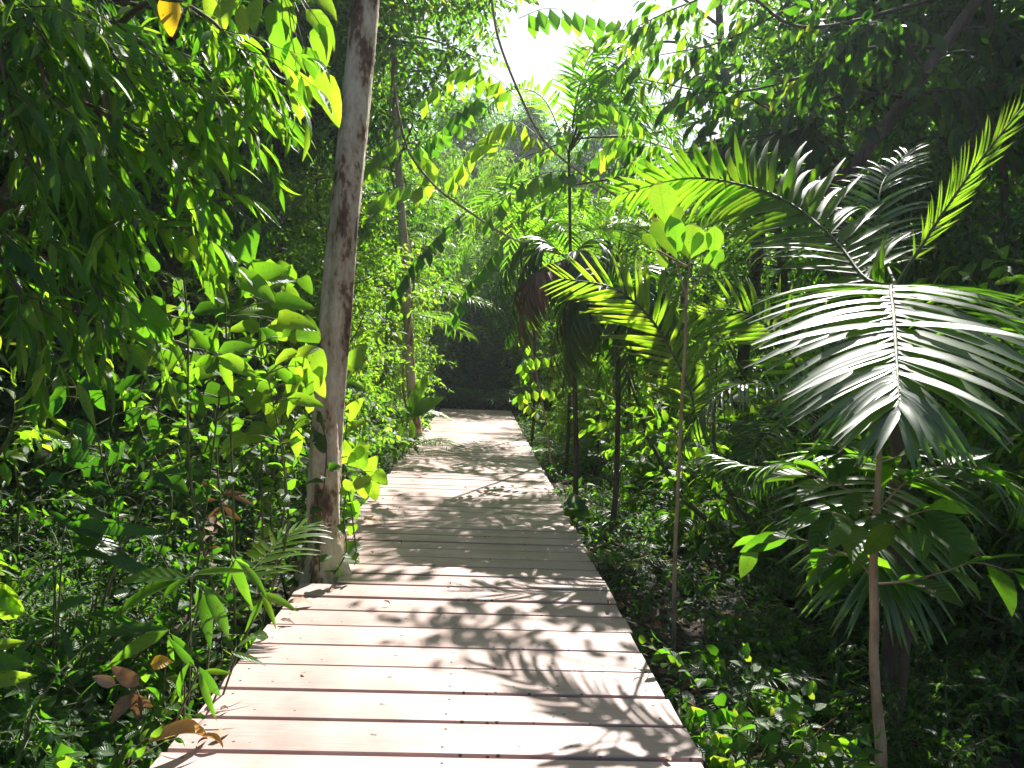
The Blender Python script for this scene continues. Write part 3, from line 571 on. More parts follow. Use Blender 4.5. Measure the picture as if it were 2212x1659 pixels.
palm('palm', 'low feather palm under the large one, its fronds fanned behind the thin sapling', hub2, gnd2, [
  dict(seed=11, pts=[hub2, D(1925, 1010, 3.8), D(1905, 1080, 3.45), D(1895, 1180, 3.2), D(1890, 1240, 3.12)], n=30, ll=0.52, a0=1.4, a1=0.3, lift=0.08, up=(-0.1, -0.35, 0.9), t0=0.05, rad=0.008, wid=1.2, curl=(1, 2), tint=(0.35, 0.1), prof=[0.9, 1.0, 1.0, .85, .6]),
  dict(seed=12, pts=[hub2, D(2050, 1010, 4.0), D(2150, 1030, 3.9), D(2230, 1110, 3.85)], n=32, ll=0.42, a0=1.3, a1=0.4, lift=0.0, t0=0.08, rad=0.008, tint=(0.3, 0.1)),
  dict(seed=13, pts=[hub2, D(1840, 990, 4.3), D(1740, 985, 4.5), D(1640, 1010, 4.6), D(1545, 985, 4.7)], n=34, ll=0.36, a0=1.3, a1=0.4, lift=0.0, t0=0.15, rad=0.007, wid=1.1, curl=(2, 3), tint=(0.4, 0.1)),
], 0.02)
hub3 = D(1760, 860, 6.29); gnd3 = np.array([hub3[0], 6.4, gz1(hub3[0], 6.4)])
palm('palm', 'bright young palm behind the large one, arching fronds toward the boardwalk', hub3, gnd3, [
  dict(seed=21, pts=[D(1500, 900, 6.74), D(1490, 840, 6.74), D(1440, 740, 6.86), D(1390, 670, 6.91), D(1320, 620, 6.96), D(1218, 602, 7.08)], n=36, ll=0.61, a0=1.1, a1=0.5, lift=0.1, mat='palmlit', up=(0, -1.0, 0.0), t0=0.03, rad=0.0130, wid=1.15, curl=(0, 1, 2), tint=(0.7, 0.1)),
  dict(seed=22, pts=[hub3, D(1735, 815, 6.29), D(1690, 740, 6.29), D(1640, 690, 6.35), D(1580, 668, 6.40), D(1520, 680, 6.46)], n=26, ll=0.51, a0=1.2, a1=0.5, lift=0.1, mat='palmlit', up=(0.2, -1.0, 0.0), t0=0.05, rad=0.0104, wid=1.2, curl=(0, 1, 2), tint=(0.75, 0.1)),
  dict(seed=23, pts=[hub3, D(1690, 830, 6.18), D(1600, 830, 6.07), D(1520, 880, 5.95), D(1480, 960, 5.90)], n=30, ll=0.47, a0=1.2, a1=0.5, lift=0.0, t0=0.05, rad=0.0104, tint=(0.5, 0.1)),
  dict(seed=24, pts=[hub3, D(1780, 790, 6.63), D(1830, 740, 6.96), D(1900, 740, 7.41)], n=26, ll=0.47, t0=0.05, rad=0.0104, tint=(0.5, 0.1)),
  dict(seed=25, pts=[hub3, D(1700, 900, 6.07), D(1640, 960, 5.84), D(1600, 1050, 5.73)], n=26, ll=0.44, t0=0.1, rad=0.0104, tint=(0.4, 0.1)),
], 0.022)
# clump of stemmed palms on the right bank with a hanging dark skirt of old leaves
for (xd, yd, Yb, hx, hy, lab, sd_) in [(1240, 1080, 8.2, 1225, 560, 'brown-stemmed palm with dark drooping fronds by the right edge of the walk', 51),
                                       (1320, 1110, 7.8, 1330, 640, 'second brown-stemmed palm of the clump right of the walk', 52),
                                       (1225, 960, 12.5, 1228, 330, 'tall slim palm with bright fronds over the right edge of the walk', 53), (1150, 900, 15.5, 1150, 560, 'palm with spiky fronds further back along the right edge of the walk', 54)]:
    h_ = D(hx, hy, Yb); g_ = np.array([D(xd, yd, Yb)[0], Yb, gz1(D(xd, yd, Yb)[0], Yb)]); r_ = np.random.default_rng(sd_); fl = []
    for k in range(13 if Yb > 10 else 12):
        a = r_.uniform(0, 6.28); L = r_.uniform(0.9, 1.4); d = np.array([math.cos(a), math.sin(a), 0]) * 0.6
        up1 = r_.uniform(-0.2, .5)
        if Yb > 10: fl.append(dict(seed=sd_ * 10 + k, pts=[h_, h_ + d * L * .8 + [0, 0, .8 + up1], h_ + d * L * 1.8 + [0, 0, .7 + up1], h_ + d * L * 2.6 + [0, 0, -.1]], n=32, ll=0.62, t0=0.12, rad=0.01, wid=1.3, mat='palmlit', tint=(.5, .15), curl=(1, 2))); continue
        fl.append(dict(mat='dead' if k % 6 == 5 else 'palm', seed=sd_ * 10 + k, pts=[h_, h_ + d * L * .4 + [0, 0, up1 * .6], h_ + d * L * .8 + [0, 0, up1 * .3 - .25], h_ + d * L + [0, 0, -0.85]], n=30, ll=0.5, a0=0.8, a1=0.3, lift=-0.25, t0=0.1, rad=0.007, wid=1.5, curl=(1, 2, 3), tint=(0.1, 0.1)))
    palm('palm', lab, h_, g_, fl, 0.022)

# ------------------------------------------------------------------ saplings
def hero_leaves(m, items, tp, tint=0.5, mat=0):
    for (a, b, nrm, w, ti) in items:
        a = np.asarray(a); b = np.asarray(b); d = b - a; m.leaves(tp, [a], [d], [nrm], [np.linalg.norm(d)], w, ti, mat)
sx = 3.0
g_ = D(1912, 1700, sx); e = empty('sapling', (g_[0], g_[1], gz1(g_[0], g_[1])), 'thin tan-stemmed sapling with spreading leaves at the lower right', 'sapling'); c0 = np.array(e.location)
st = np.vstack([[c0 - [0, 0, .05]], DD([(1903, 1640, sx), (1894, 1520, sx), (1888, 1430, sx), (1889, 1330, sx), (1887, 1220, sx), (1893, 1120, sx), (1898, 1010, sx), (1903, 960, sx)])])
m = MB(); bark_tube(m, st, [0.024, 0.022, 0.019, 0.018, 0.017, 0.014, 0.011, 0.006], 14, 110, 0.05, 9); m.obj('trunk', 'sap', e, c0)
m = MB(); ml = MB(); rng = np.random.default_rng(61)
for br in [[(1890, 1262, 3.0), (1960, 1255, 2.95), (2040, 1235, 2.9), (2110, 1215, 2.85), (2200, 1240, 2.8)], [(1888, 1250, 3.0), (1850, 1210, 3.05), (1780, 1180, 3.1), (1700, 1160, 3.15), (1635, 1170, 3.2)],
           [(1895, 1120, 3.0), (1850, 1070, 3.05), (1790, 1040, 3.1), (1720, 1010, 3.15)], [(1897, 1100, 3.0), (1960, 1040, 3.0), (2040, 1010, 2.95), (2110, 1000, 2.95)],
           [(1890, 1180, 3.0), (1830, 1120, 2.9), (1770, 1100, 2.85)], [(1885, 1225, 3), (1860, 1190, 3.1), (1820, 1200, 3.2), (1770, 1230, 3.3)],
           [(1892, 1160, 3.0), (1950, 1120, 2.9), (2010, 1100, 2.8)], [(1900, 1000, 3), (1870, 985, 3.1), (1800, 975, 3.2)], [(1900, 1000, 3), (1960, 980, 3.1), (2020, 975, 3.2)]]:
    b = smooth(DD(br), 16); m.tube(b, [0.005, 0.002], 5); put_leaves(ml, rng, b, 8, ELL, 0.23, t0=0.3, spread=0.9, droop=0.15, tint=(0.55, 0.2), nz=0.3)
m.obj('branch', 'sap', e, c0); ml.obj('foliage', 'leaf', e, c0)
# thin sapling with paddle leaves
sx = 5.0; b0 = D(1460, 1300, sx); e = empty('sapling', (b0[0], b0[1], gz1(b0[0], b0[1])), 'slender sapling with upright paddle-shaped leaves beside the arching palm fronds', 'sapling'); c0 = np.array(e.location)
st = np.vstack([[c0], DD([(1458, 1200, sx), (1465, 1050, sx), (1472, 880, sx), (1480, 740, sx), (1482, 640, sx)])]); m = MB(); m.tube(smooth(st, 30), [0.016, 0.012, 0.009], 8)
for q in ([(1482, 640), (1470, 600), (1462, 560)], [(1482, 640), (1488, 590), (1490, 550)], [(1482, 640), (1505, 610), (1540, 560)], [(1485, 575), (1455, 560), (1420, 540)]): m.tube(smooth(DD([(x, y_, sx) for x, y_ in q]), 8), 0.006, 6)
m.obj('stem', 'sap', e, c0); m = MB(); N_ = np.array([0.1, -1, 0.25])
for (x0, y0, x1, y1, w, ti, dy) in [(1440, 490, 1425, 395, 1.5, .6, 0), (1462, 560, 1415, 470, 1.3, .5, .05), (1470, 555, 1450, 470, 1.2, .35, -.03), (1490, 555, 1500, 480, 1.4, .6, .04), (1540, 560, 1545, 490, 1.2, .5, 0),
                                    (1490, 560, 1530, 500, 1.2, .5, 0), (1420, 540, 1390, 505, 1.3, .6, .03), (1445, 490, 1475, 440, 1.0, .6, .06), (1510, 600, 1560, 540, 1.0, .4, 0), (1420, 542, 1440, 580, 1.2, .7, -.05), (1488, 560, 1465, 510, 1.2, .45, .08)]:
    m.leaves(OBO[0], [D(x0, y0, sx)], [D(x1, y1, sx + dy) - D(x0, y0, sx)], [N_ + np.array([(x1 - x0) * -.004, 0, 0])], np.linalg.norm(D(x1, y1, sx) - D(x0, y0, sx)) * 1.05, w, ti)
m.obj('foliage', 'bright', e, c0)

# ------------------------------------------------------------------ climbing palm stems with drooping fish-tail leaves over the walk
def pinnate(m, r_, pts, n, ll, w=1.0, tint=(0.6, 0.15), hang=0.9, both=True):
    pl = smooth(pts, 20); m.tube(pl, [0.006, 0.002], 5, 1); t = np.linspace(0.12, 1, n)
    for sg in ((1, -1) if both else (1,)):
        pos, tg = at(pl, t); side = np.cross(tg, [0, 0, 1.0]); side /= (np.linalg.norm(side, axis=1, keepdims=True) + 1e-6)
        d = tg * 0.35 + sg * side * 0.45 + np.array([0, 0, -1.0]) * hang + r_.normal(0, .1, (n, 3)); nr = np.cross(tg, [0, 0, 1.0]) + r_.normal(0, .25, (n, 3))
        m.leaves(RH[0], pos, d, nr, ll * r_.uniform(.8, 1.1, n) * np.interp(t, [0, .5, 1], [.8, 1, .75]), w, np.clip(r_.normal(*tint, n), 0, 1))
def climber(label, stem, leaves_, seed, rad=0.019, ll=0.35):
    pl = smooth(DD(stem), 40); e = empty('climbing_palm', pl[0], label, 'climbing palm'); m = MB(); m.tube(pl, [rad, rad * .8, rad * .4], 8); m.obj('stem', 'sap', e, pl[0]); r_ = np.random.default_rng(seed)
    for pts, n, sc, ti in leaves_:
        m = MB(); pinnate(m, r_, DD(pts), n, ll * sc, 1.05, (ti, .12)); m.obj('frond', ['bright', 'stem'], e, pl[0])
climber('woody climbing stem arching from the top of the picture over the middle of the walk', [(1040, -160, 10.75), (1062, 0, 10.62), (1080, 95, 10.50), (1130, 220, 10.38), (1180, 310, 10.25), (1260, 378, 10.12), (1340, 430, 10.00), (1400, 480, 10.00)],
  [([(1120, 40, 10.75), (1180, 18, 10.75), (1250, 28, 10.75), (1320, 45, 10.75)], 8, 1.1, .45), ([(1130, 220, 10.38), (1060, 160, 10.62), (1000, 140, 10.88), (920, 210, 11.12)], 9, 1.15, .65), ([(1180, 310, 10.25), (1240, 250, 10.12), (1300, 220, 10.00), (1370, 260, 9.88)], 8, 1.0, .5),
   ([(1190, 320, 10.25), (1110, 260, 10.75), (1040, 300, 11.00), (980, 380, 11.25)], 9, 1.1, .7), ([(1260, 378, 10.12), (1200, 370, 10.00), (1120, 400, 9.88), (1060, 470, 9.75)], 8, 1.0, .4), ([(1330, 430, 10.00), (1390, 380, 10.00), (1460, 380, 10.00), (1530, 430, 10.00)], 8, 1.0, .5)], 1)
climber('long climbing stem sweeping from the thin tree down across the walk', [(850, 180, 11.00), (862, 250, 10.88), (885, 330, 10.62), (940, 402, 10.38), (1010, 455, 10.12), (1100, 512, 9.88), (1190, 545, 9.75), (1290, 562, 9.62)],
  [([(1010, 455, 10.12), (960, 500, 9.88), (900, 560, 9.62), (850, 640, 9.50)], 10, .85, .1), ([(1100, 512, 9.88), (1060, 560, 9.75), (1010, 620, 9.62), (975, 700, 9.50)], 10, .8, .1), ([(1200, 545, 9.75), (1170, 600, 9.75), (1140, 660, 9.75), (1105, 720, 9.75)], 9, .9, .1),
   ([(885, 330, 10.62), (940, 290, 10.50), (990, 240, 10.38), (1030, 210, 10.25)], 9, .9, .2), ([(870, 290, 10.75), (820, 330, 10.75), (770, 380, 10.88)], 8, 1.0, .7), ([(940, 402, 10.38), (870, 400, 10.38), (810, 430, 10.38), (790, 480, 10.25)], 8, 1.0, .7), ([(880, 320, 10.62), (930, 350, 10.75), (900, 420, 10.88)], 7, 1.0, .75)], 2)
climber('short climbing stem with hanging diamond leaves low at the right of the walk', [(1190, 1000, 10), (1180, 920, 10), (1165, 840, 10), (1150, 760, 10), (1140, 690, 10)],
  [([(1150, 760, 10), (1120, 700, 10), (1160, 690, 10)], 8, .8, .7), ([(1165, 840, 10), (1130, 780, 10), (1190, 770, 9.9)], 9, .8, .7), ([(1175, 900, 10), (1120, 850, 9.9), (1190, 840, 9.8)], 9, .8, .65)], 3, 0.012, .24)

# ------------------------------------------------------------------ leafy boughs: lance-leaved tree at the upper left
def bough_tree(name, label, cat, base, boughs, seed, mat, tp, size, ntw, nlf, twl, tint, droop=0.6, rad=0.02, dvec=(0.5, -0.1, -0.6), stem='twig', nz=.5):
    r_ = np.random.default_rng(seed); e = empty(name, base, label, cat); m = MB(); ml = MB()
    for bg_ in boughs:
        b = smooth(bg_, 26); m.tube(b, [rad, rad * .2], 6)
        for k in range(ntw):
            p0, tg = at(b, np.array([r_.uniform(.15, 1)])); d = tg[0] * .8 + np.array(dvec) * r_.uniform(.3, 1.2) + r_.normal(0, .45, 3); tw = grow(r_, p0[0], d, twl * r_.uniform(.6, 1.2), 6, .12, .5)
            m.tube(tw, [0.004, 0.001], 3); put_leaves(ml, r_, tw, nlf, tp, size, t0=.05, spread=.7, droop=droop, tint=tint, nz=nz, jit=.2)
    m.obj('branch', stem, e, base); ml.obj('foliage', mat, e, base); return e
base = np.array([-4.6, 5.0, gz1(-4.6, 5)])
tk = smooth([base + [0, 0, -.2], base + [.1, 0, 1.5], D(150, 380, 4.6), D(200, 100, 4.4), D(330, -120, 4.3)], 20)
bs = [[tk[8], D(120, 300, 4.0), D(220, 420, 3.8), D(330, 480, 3.6)], [tk[12], D(250, 60, 4.0), D(360, 150, 3.9), D(500, 230, 3.8)], [tk[14], D(330, 0, 3.9), D(450, 40, 3.8), D(530, 130, 3.7)], [tk[10], D(180, 230, 4.0), D(300, 290, 3.8), D(430, 400, 3.7)],
      [tk[6], D(60, 420, 3.7), D(140, 540, 3.5), D(220, 640, 3.4)], [tk[8], D(-40, 200, 3.8), D(40, 330, 3.6), D(120, 430, 3.5)], [tk[9], D(20, 100, 3.7), D(130, 200, 3.6), D(200, 330, 3.5)], [tk[12], D(100, -20, 3.8), D(200, 60, 3.7), D(300, 200, 3.6)], [tk[6], D(-60, 500, 3.4), D(0, 560, 3.3), D(60, 660, 3.2)],
      [tk[11], D(60, 20, 3.5), D(80, 120, 3.4), D(120, 260, 3.3)], [tk[10], D(-20, -20, 3.4), D(0, 120, 3.3), D(30, 260, 3.3)]]
e = bough_tree('tree', 'dark tree with long drooping narrow leaves filling the upper left corner', 'tree', base, bs, 71, 'bright', LANCE, 0.19, 16, 9, 0.5, (0.45, .2), 0.35, 0.02, (1.3, -.1, -.5))
m = MB(); bark_tube(m, tk, [0.10, 0.08, 0.05], 16, 60, .08, 3); m.obj('trunk', 'bark2', e, base)
# shading boughs higher and closer at the left, the same kind of tree
base = np.array([-3.9, 2.6, gz1(-3.9, 2.6)]); tk = smooth([base, base + [.1, .1, 2], base + [.4, .3, 4.6]], 16)
bs = [[tk[k], tk[k] + [.5, .3, .5], tk[k] + [1.1, .8, .3], tk[k] + [1.6, 1.2, -.2]] for k in (8, 10, 12, 14)] + [[tk[k], tk[k] + [-.2, .8, .5], tk[k] + [0, 1.8, .4], tk[k] + [.3, 2.6, 0]] for k in (8, 11, 13, 15)]
e = bough_tree('tree', 'tree at the far left whose dim leaves hang just inside the frame', 'tree', base, bs, 72, 'dark', LANCE, 0.17, 18, 8, 0.6, (0.4, .2), 0.4, 0.02, (1.2, .2, -.6))
m = MB(); bark_tube(m, tk, [0.08, 0.06, 0.04], 14, 40, .08, 3); m.obj('trunk', 'bark2', e, base)

# broad-leaved climber with rounded leaves, left middle
def broad(label, base, leaves_, seed, Y, tp=HEART, mat='bright', name='broad_leaved_plant', cat='plant'):
    r_ = np.random.default_rng(seed); e = empty(name, base, label, cat); m = MB(); ml = MB(); A = []
    for (x0, y0, x1, y1, w, ti, nx, dy) in leaves_:
        a = D(x0, y0, Y + dy); b = D(x1, y1, Y + dy + r_.normal(0, .03)); L = np.linalg.norm(b - a)
        ml.leaves(tp[r_.integers(len(tp))], [a], [b - a], [np.array([nx, -1, .5]) + r_.normal(0, .15, 3)], [L * 1.04], w, ti)
        A.append(a)
    A = np.array(A); q = np.argsort(A[:, 0]); stems = []
    for c in np.array_split(q, max(1, len(q) // 11)):
        top = A[c].mean(0); top[2] = A[c][:, 2].max() - .03; low = base + [(top[0] - base[0]) * .3, 0, 0]; low[2] = gz1(*low[:2]) if not name.startswith('hang') else base[2]
        low = low + [r_.normal(0, .25), abs(r_.normal(0, .3)), 0]
        if not name.startswith('hang'): low[0] = min(low[0], EL - .12) if low[0] < 0 else low[0]
        st = smooth([low, low * .65 + top * .35 + r_.normal(0, .09, 3), low * .3 + top * .7 + r_.normal(0, .07, 3), top], 24); m.tube(st, [0.008, 0.003], 6); stems.append(st)
    allp = np.concatenate(stems)
    if tp is not OVATE or mat == 'bright':
        for st in stems: put_leaves(ml, r_, st, 26, OVATE, 0.085 if not name.startswith('hang') else 0.12, t0=0.08, spread=1.0, droop=.3, tint=(.4, .15), jit=.4)
    for a in A:
        dd = np.linalg.norm((allp - a) * [1, 1, .8], axis=1) + 0.6 * np.maximum(0, allp[:, 2] - a[2] + .02); n0 = allp[dd.argmin()]
        m.tube(smooth([n0, (n0 + a) / 2 + [0, 0, .015], a], 8), [0.004, 0.002], 4)
    m.obj('stem', 'stem', e, base); ml.obj('foliage', mat, e, base); return e
def gb(xd, Y): x = D(xd, 700, Y)[0]; return np.array([x, Y, gz1(x, Y)])
broad('plant with large rounded backlit leaves left of the leaning trunk, near eye level', gb(430, 3.9), [
  (385, 300, 345, 285, 1.2, .85, 0, 0), (400, 290, 340, 262, .9, .97, 0, 0), (430, 310, 430, 225, .85, .55, .1, 0), (450, 290, 520, 300, .95, .7, 0, .05), (445, 320, 525, 358, 1.0, .3, 0, 0),
  (300, 270, 340, 215, .9, .7, 0, 0), (370, 330, 330, 300, .9, .7, 0, 0), (340, 330, 290, 370, .7, .5, 0, 0), (420, 560, 380, 505, 1.0, .85, 0, -.2), (470, 560, 430, 500, .9, .6, 0, -.2), (520, 560, 560, 480, .6, .2, .3, -.2),
  (500, 590, 440, 560, .8, .5, 0, -.1), (540, 600, 610, 570, .7, .4, 0, -.1), (520, 600, 600, 640, .7, .6, 0, -.2), (575, 600, 640, 600, .7, .7, 0, 0), (590, 650, 680, 665, .6, .3, .4, 0), (600, 690, 690, 700, .6, .85, 0, 0),
  (345, 740, 310, 640, .95, .35, 0, -.5), (330, 600, 300, 590, 1.1, .1, .5, -.4), (300, 680, 205, 700, .8, .4, 0, -.5), (255, 720, 190, 760, .95, .15, .5, -.5), (290, 770, 250, 740, .9, .85, 0, -.5), (320, 790, 290, 730, .8, .8, 0, -.5), (380, 790, 300, 755, .6, .5, 0, -.4)], 81, 3.9)
rb_ = np.random.default_rng(404)
def rnd(n, x0, x1, y0, y1, s0, s1, t0, t1, dyr):
    out = []
    for k in range(n):
        x = rb_.uniform(x0, x1); y = rb_.uniform(y0, y1); a = rb_.uniform(.1, 3.0) if rb_.random() < .7 else rb_.uniform(3.3, 6.1); L = rb_.uniform(s0, s1)
        out.append((x, y, x + math.cos(a) * L, y + math.sin(a) * L * .8, rb_.uniform(.7, 1.0), rb_.uniform(t0, t1), rb_.uniform(-.5, .5), rb_.uniform(-dyr, dyr)))
    return out
broad('tall plant with many rounded sunlit leaves just left of the leaning trunk', gb(600, 4.6), rnd(46, 520, 680, 560, 960, 45, 80, .45, .9, .3), 88, 4.6, HEART + OVATE)
broad('plant with scattered oval leaves in the middle of the left thicket', gb(420, 4.5), rnd(40, 330, 560, 540, 900, 45, 85, .25, .8, .35), 89, 4.5, OVATE + HEART[:1], 'leaf')
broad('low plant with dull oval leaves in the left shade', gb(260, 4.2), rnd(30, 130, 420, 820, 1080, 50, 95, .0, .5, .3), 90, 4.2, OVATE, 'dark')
broad('plant with oval leaves in a rosette low left of the leaning trunk', gb(520, 3.8), [
  (470, 760, 555, 745, .8, .3, .2, 0), (465, 760, 400, 700, .6, .3, 0, 0), (468, 765, 460, 690, .5, .6, 0, 0), (470, 770, 560, 810, .7, .75, 0, -.05), (465, 770, 410, 790, .7, .5, 0, 0), (480, 765, 500, 850, .5, .6, 0, 0),
  (620, 860, 700, 870, .7, .7, 0, .2), (620, 850, 660, 790, .7, .85, 0, .2), (640, 830, 590, 790, .7, .5, 0, .2), (650, 860, 600, 900, .7, .7, 0, .2), (600, 740, 560, 700, .8, .15, .4, .2), (610, 730, 650, 690, .7, .3, .4, .2), (640, 770, 690, 740, .8, .9, 0, .2), (650, 790, 640, 830, .8, .8, 0, .2)], 82, 3.8, OVATE)
broad('plant with clustered heart-shaped sunlit leaves right of the leaning trunk', gb(790, 6.6), [
  (750, 1000, 740, 950, .9, .8, 0, 0), (770, 1010, 785, 950, .8, .6, 0, 0), (790, 1020, 815, 985, .9, .8, 0, .1), (760, 1040, 745, 1080, .9, .8, 0, 0), (780, 1030, 790, 1080, .9, .9, 0, 0), (800, 1040, 815, 1085, .8, .8, 0, 0), (810, 1020, 840, 1050, .8, .6, 0, 0), (765, 985, 800, 960, .7, .85, 0, 0),
  (755, 790, 790, 745, .8, .6, 0, 0), (750, 800, 790, 770, .8, .7, 0, .1), (745, 830, 795, 845, .6, .2, .6, 0), (750, 900, 785, 860, .6, .75, 0, 0), (745, 930, 790, 905, .5, .7, 0, .2)], 83, 6.6)
broad('big overhanging leaves at the top beside the leaning trunk', D(600, -60, 4.4), [
  (560, -10, 545, 70, .8, .8, 0, 0), (600, -20, 640, 60, .8, .55, 0, 0), (600, 0, 585, 90, .9, .3, 0, .1), (640, 80, 620, 190, .8, .35, 0, 0), (660, 100, 690, 170, .9, .2, .4, 0), (640, 150, 660, 260, .9, .85, 0, 0), (670, 160, 700, 230, .8, .8, 0, .1), (690, 150, 735, 270, .7, .7, 0, 0),
  (610, 40, 600, 150, .8, .3, 0, 0), (660, 20, 735, 90, .8, .6, 0, 0), (650, -30, 740, 20, .8, .7, 0, .2), (500, -20, 480, 60, .6, .8, 0, 0), (450, -20, 470, 80, .5, .9, 0, 0), (690, 50, 700, 140, .9, .5, 0, 0), (520, 10, 530, 90, .7, .9, 0, 0)], 84, 4.4, OVATE, 'bright', 'hanging_branch', 'branch')
m = MB(); m.leaves(HEART[1], [D(366, 5, 3.6)], [D(368, 75, 3.6) - D(366, 5, 3.6)], [[.2, -1, .2]], [0.15], .75, .5); tag(m.obj('yellow_leaf', 'yellow', None, D(366, 5, 3.6)), 'single orange-yellow leaf hanging at the top left', 'leaf')

# ------------------------------------------------------------------ boughs at the upper right
def rb(bl): return [DD(b) for b in bl]
g_ = np.array([D(1790, 700, 12.09)[0], 9.3, gz1(D(1790, 700, 12.09)[0], 9.3)])
e = bough_tree('tree', 'dark diagonal tree trunk leaning up to the top right corner', 'tree', g_, rb([[(1830, 400, 9.10), (1770, 300, 9.10), (1650, 230, 9.10), (1540, 160, 9.10)], [(1900, 375, 9.10), (1800, 310, 9.10), (1740, 280, 8.97), (1600, 300, 8.84), (1500, 310, 8.84)], [(1930, 240, 9.10), (2000, 200, 8.84), (2120, 190, 8.58), (2230, 160, 8.45)], [(2000, 150, 9.10), (1920, 60, 8.84), (1850, 60, 8.58), (1780, 130, 8.45)], [(2060, 70, 9.10), (2120, 60, 8.97), (2200, 90, 8.84)]]), 91, 'dark', ELL, 0.32, 20, 8, 0.75, (0.55, .25), 0.6, 0.03, (0.1, -.1, -.4))
m = MB(); bark_tube(m, np.vstack([[g_], DD([(1800, 440, 9.23), (1830, 380, 9.10), (1960, 210, 9.10), (2110, 0, 9.10), (2260, -220, 9.10)])]), [0.095, .085, .075, .05], 12, 60, .06, 2); m.obj('trunk', 'bark2', e, g_)
g_ = np.array([6.6, 9.4, gz1(6.6, 9.4)])
e = bough_tree('tree', 'light green leafy boughs reaching in over the walk from the right top', 'tree', g_, rb([[(2120, -60, 9.40), (1900, -80, 9.14), (1700, 20, 9.14), (1560, 90, 9.14), (1420, 120, 9.14)], [(2150, 120, 9.40), (1900, 100, 9.14), (1720, 170, 8.94), (1560, 200, 8.74), (1380, 170, 8.64)], [(2080, -20, 9.40), (1750, 60, 9.14), (1600, -20, 9.14), (1480, 10, 9.14), (1370, 60, 9.14)], [(2160, 260, 9.40), (1850, 200, 8.94), (1650, 300, 8.84), (1500, 330, 8.84), (1380, 300, 8.84)]]), 92, 'leaf', ELL, 0.24, 17, 7, 0.6, (0.55, .25), 0.8, 0.025, (-.2, 0, -.5))
m = MB(); bark_tube(m, np.vstack([[g_], DD([(2170, 500, 9.40), (2160, 200, 9.40), (2120, -80, 9.40), (2080, -400, 9.40)])]), [0.06, .05, .045, .03], 12, 60, .06, 2); m.obj('trunk', 'bark2', e, g_)

g_ = np.array([5.6, 17.5, gz1(5.6, 17.5)])
e = bough_tree('tree', 'tree whose dark leaf sprays hang against the bright sky above the end of the walk', 'tree', g_, rb([[(1560, 120, 17.5), (1450, 90, 17.2), (1380, 110, 17), (1310, 170, 17)], [(1560, 200, 17.5), (1450, 220, 17), (1380, 250, 16.8), (1300, 330, 16.5)], [(1560, 60, 17.5), (1480, 0, 17), (1400, -60, 17), (1330, -90, 17)], [(1560, 300, 17.5), (1460, 330, 17), (1360, 360, 16.8), (1250, 370, 16.5)], [(1560, 250, 17), (1400, 290, 16), (1250, 300, 15.5), (1130, 340, 15)], [(1560, 330, 17), (1400, 370, 15.5), (1240, 400, 14.5), (1100, 420, 14)]]), 93, 'bright', ELL, 0.24, 13, 8, 0.8, (0.45, .25), 0.8, 0.04, (-.2, 0, -.5))
m = MB(); bark_tube(m, np.vstack([[g_], DD([(1640, 500, 17.5), (1600, 300, 17.5), (1560, 120, 17.5), (1550, -150, 17.5)])]), [0.14, .12, .10, .06], 12, 60, .06, 2); m.obj('trunk', 'bark2', e, g_)

# ------------------------------------------------------------------ foreground plants bottom left
def own_palmlet(label, pts, seed, n, ll, Y, **kw):
    r_ = np.random.default_rng(seed); e = empty('palm_seedling', pts[0], label, 'palm'); m = MB(); frond(m, r_, pts, n, ll, **kw); m.obj('frond', ['palm', 'stem'], e, pts[0]); return e
own_palmlet('small palm seedling with one white-lit frond left of the boardwalk', DD([(545, 1330, 4.0), (520, 1262, 4.05), (560, 1215, 4.2), (610, 1165, 4.35), (648, 1140, 4.45)]), 5, 18, 0.30, 4.2, a0=1.3, a1=.5, lift=.0, up=(-.32, -.34, .88), t0=.3, rad=.004, wid=1.7, curl=(0, 1), tint=(.5, .1), prof=[.8, 1, 1, .85, .5], gap=0)
def lance_clump(label, base, blades, seed, w=1.0, mat='leaf', tp=LANCE):
    r_ = np.random.default_rng(seed); e = empty('lance_leaved_plant', base, label, 'plant'); m = MB(); ml = MB(); A = []
    for (x0, y0, x1, y1, Y) in blades:
        a = D(x0, y0, Y); b = D(x1, y1, Y + r_.normal(0, .05)); ml.leaves(tp[r_.integers(len(tp))], [a], [b - a], [np.array([0, -.6, .8]) + r_.normal(0, .25, 3)], [np.linalg.norm(b - a) * 1.08], w * r_.uniform(.8, 1.2), r_.uniform(.2, .7))
        A.append(a)
    A = np.array(A); used_ = np.zeros(len(A), bool)
    while not used_.all():
        i0 = np.where(~used_)[0][0]; near = (~used_) & (np.linalg.norm(A - A[i0], axis=1) < .16); used_ |= near; c = A[near].mean(0) - [0, 0, .03]
        low = base * .5 + c * .5; low[2] = gz1(low[0], low[1]); m.tube(smooth([low, (low + c) / 2 + r_.normal(0, .02, 3), c], 12), [.006, .004], 5)
        for a in A[near]: m.tube(smooth([c, (c + a) / 2 + [0, 0, .01], a], 6), .0025, 4)
    m.obj('stem', 'stem', e, base); ml.obj('foliage', mat, e, base); return e
def gg(xd, yd, Y):
    p = D(xd, yd, Y)
    if EL - .14 < p[0] < -.1: p[0] = EL - .14
    return np.array([p[0], p[1], gz1(p[0], p[1])])
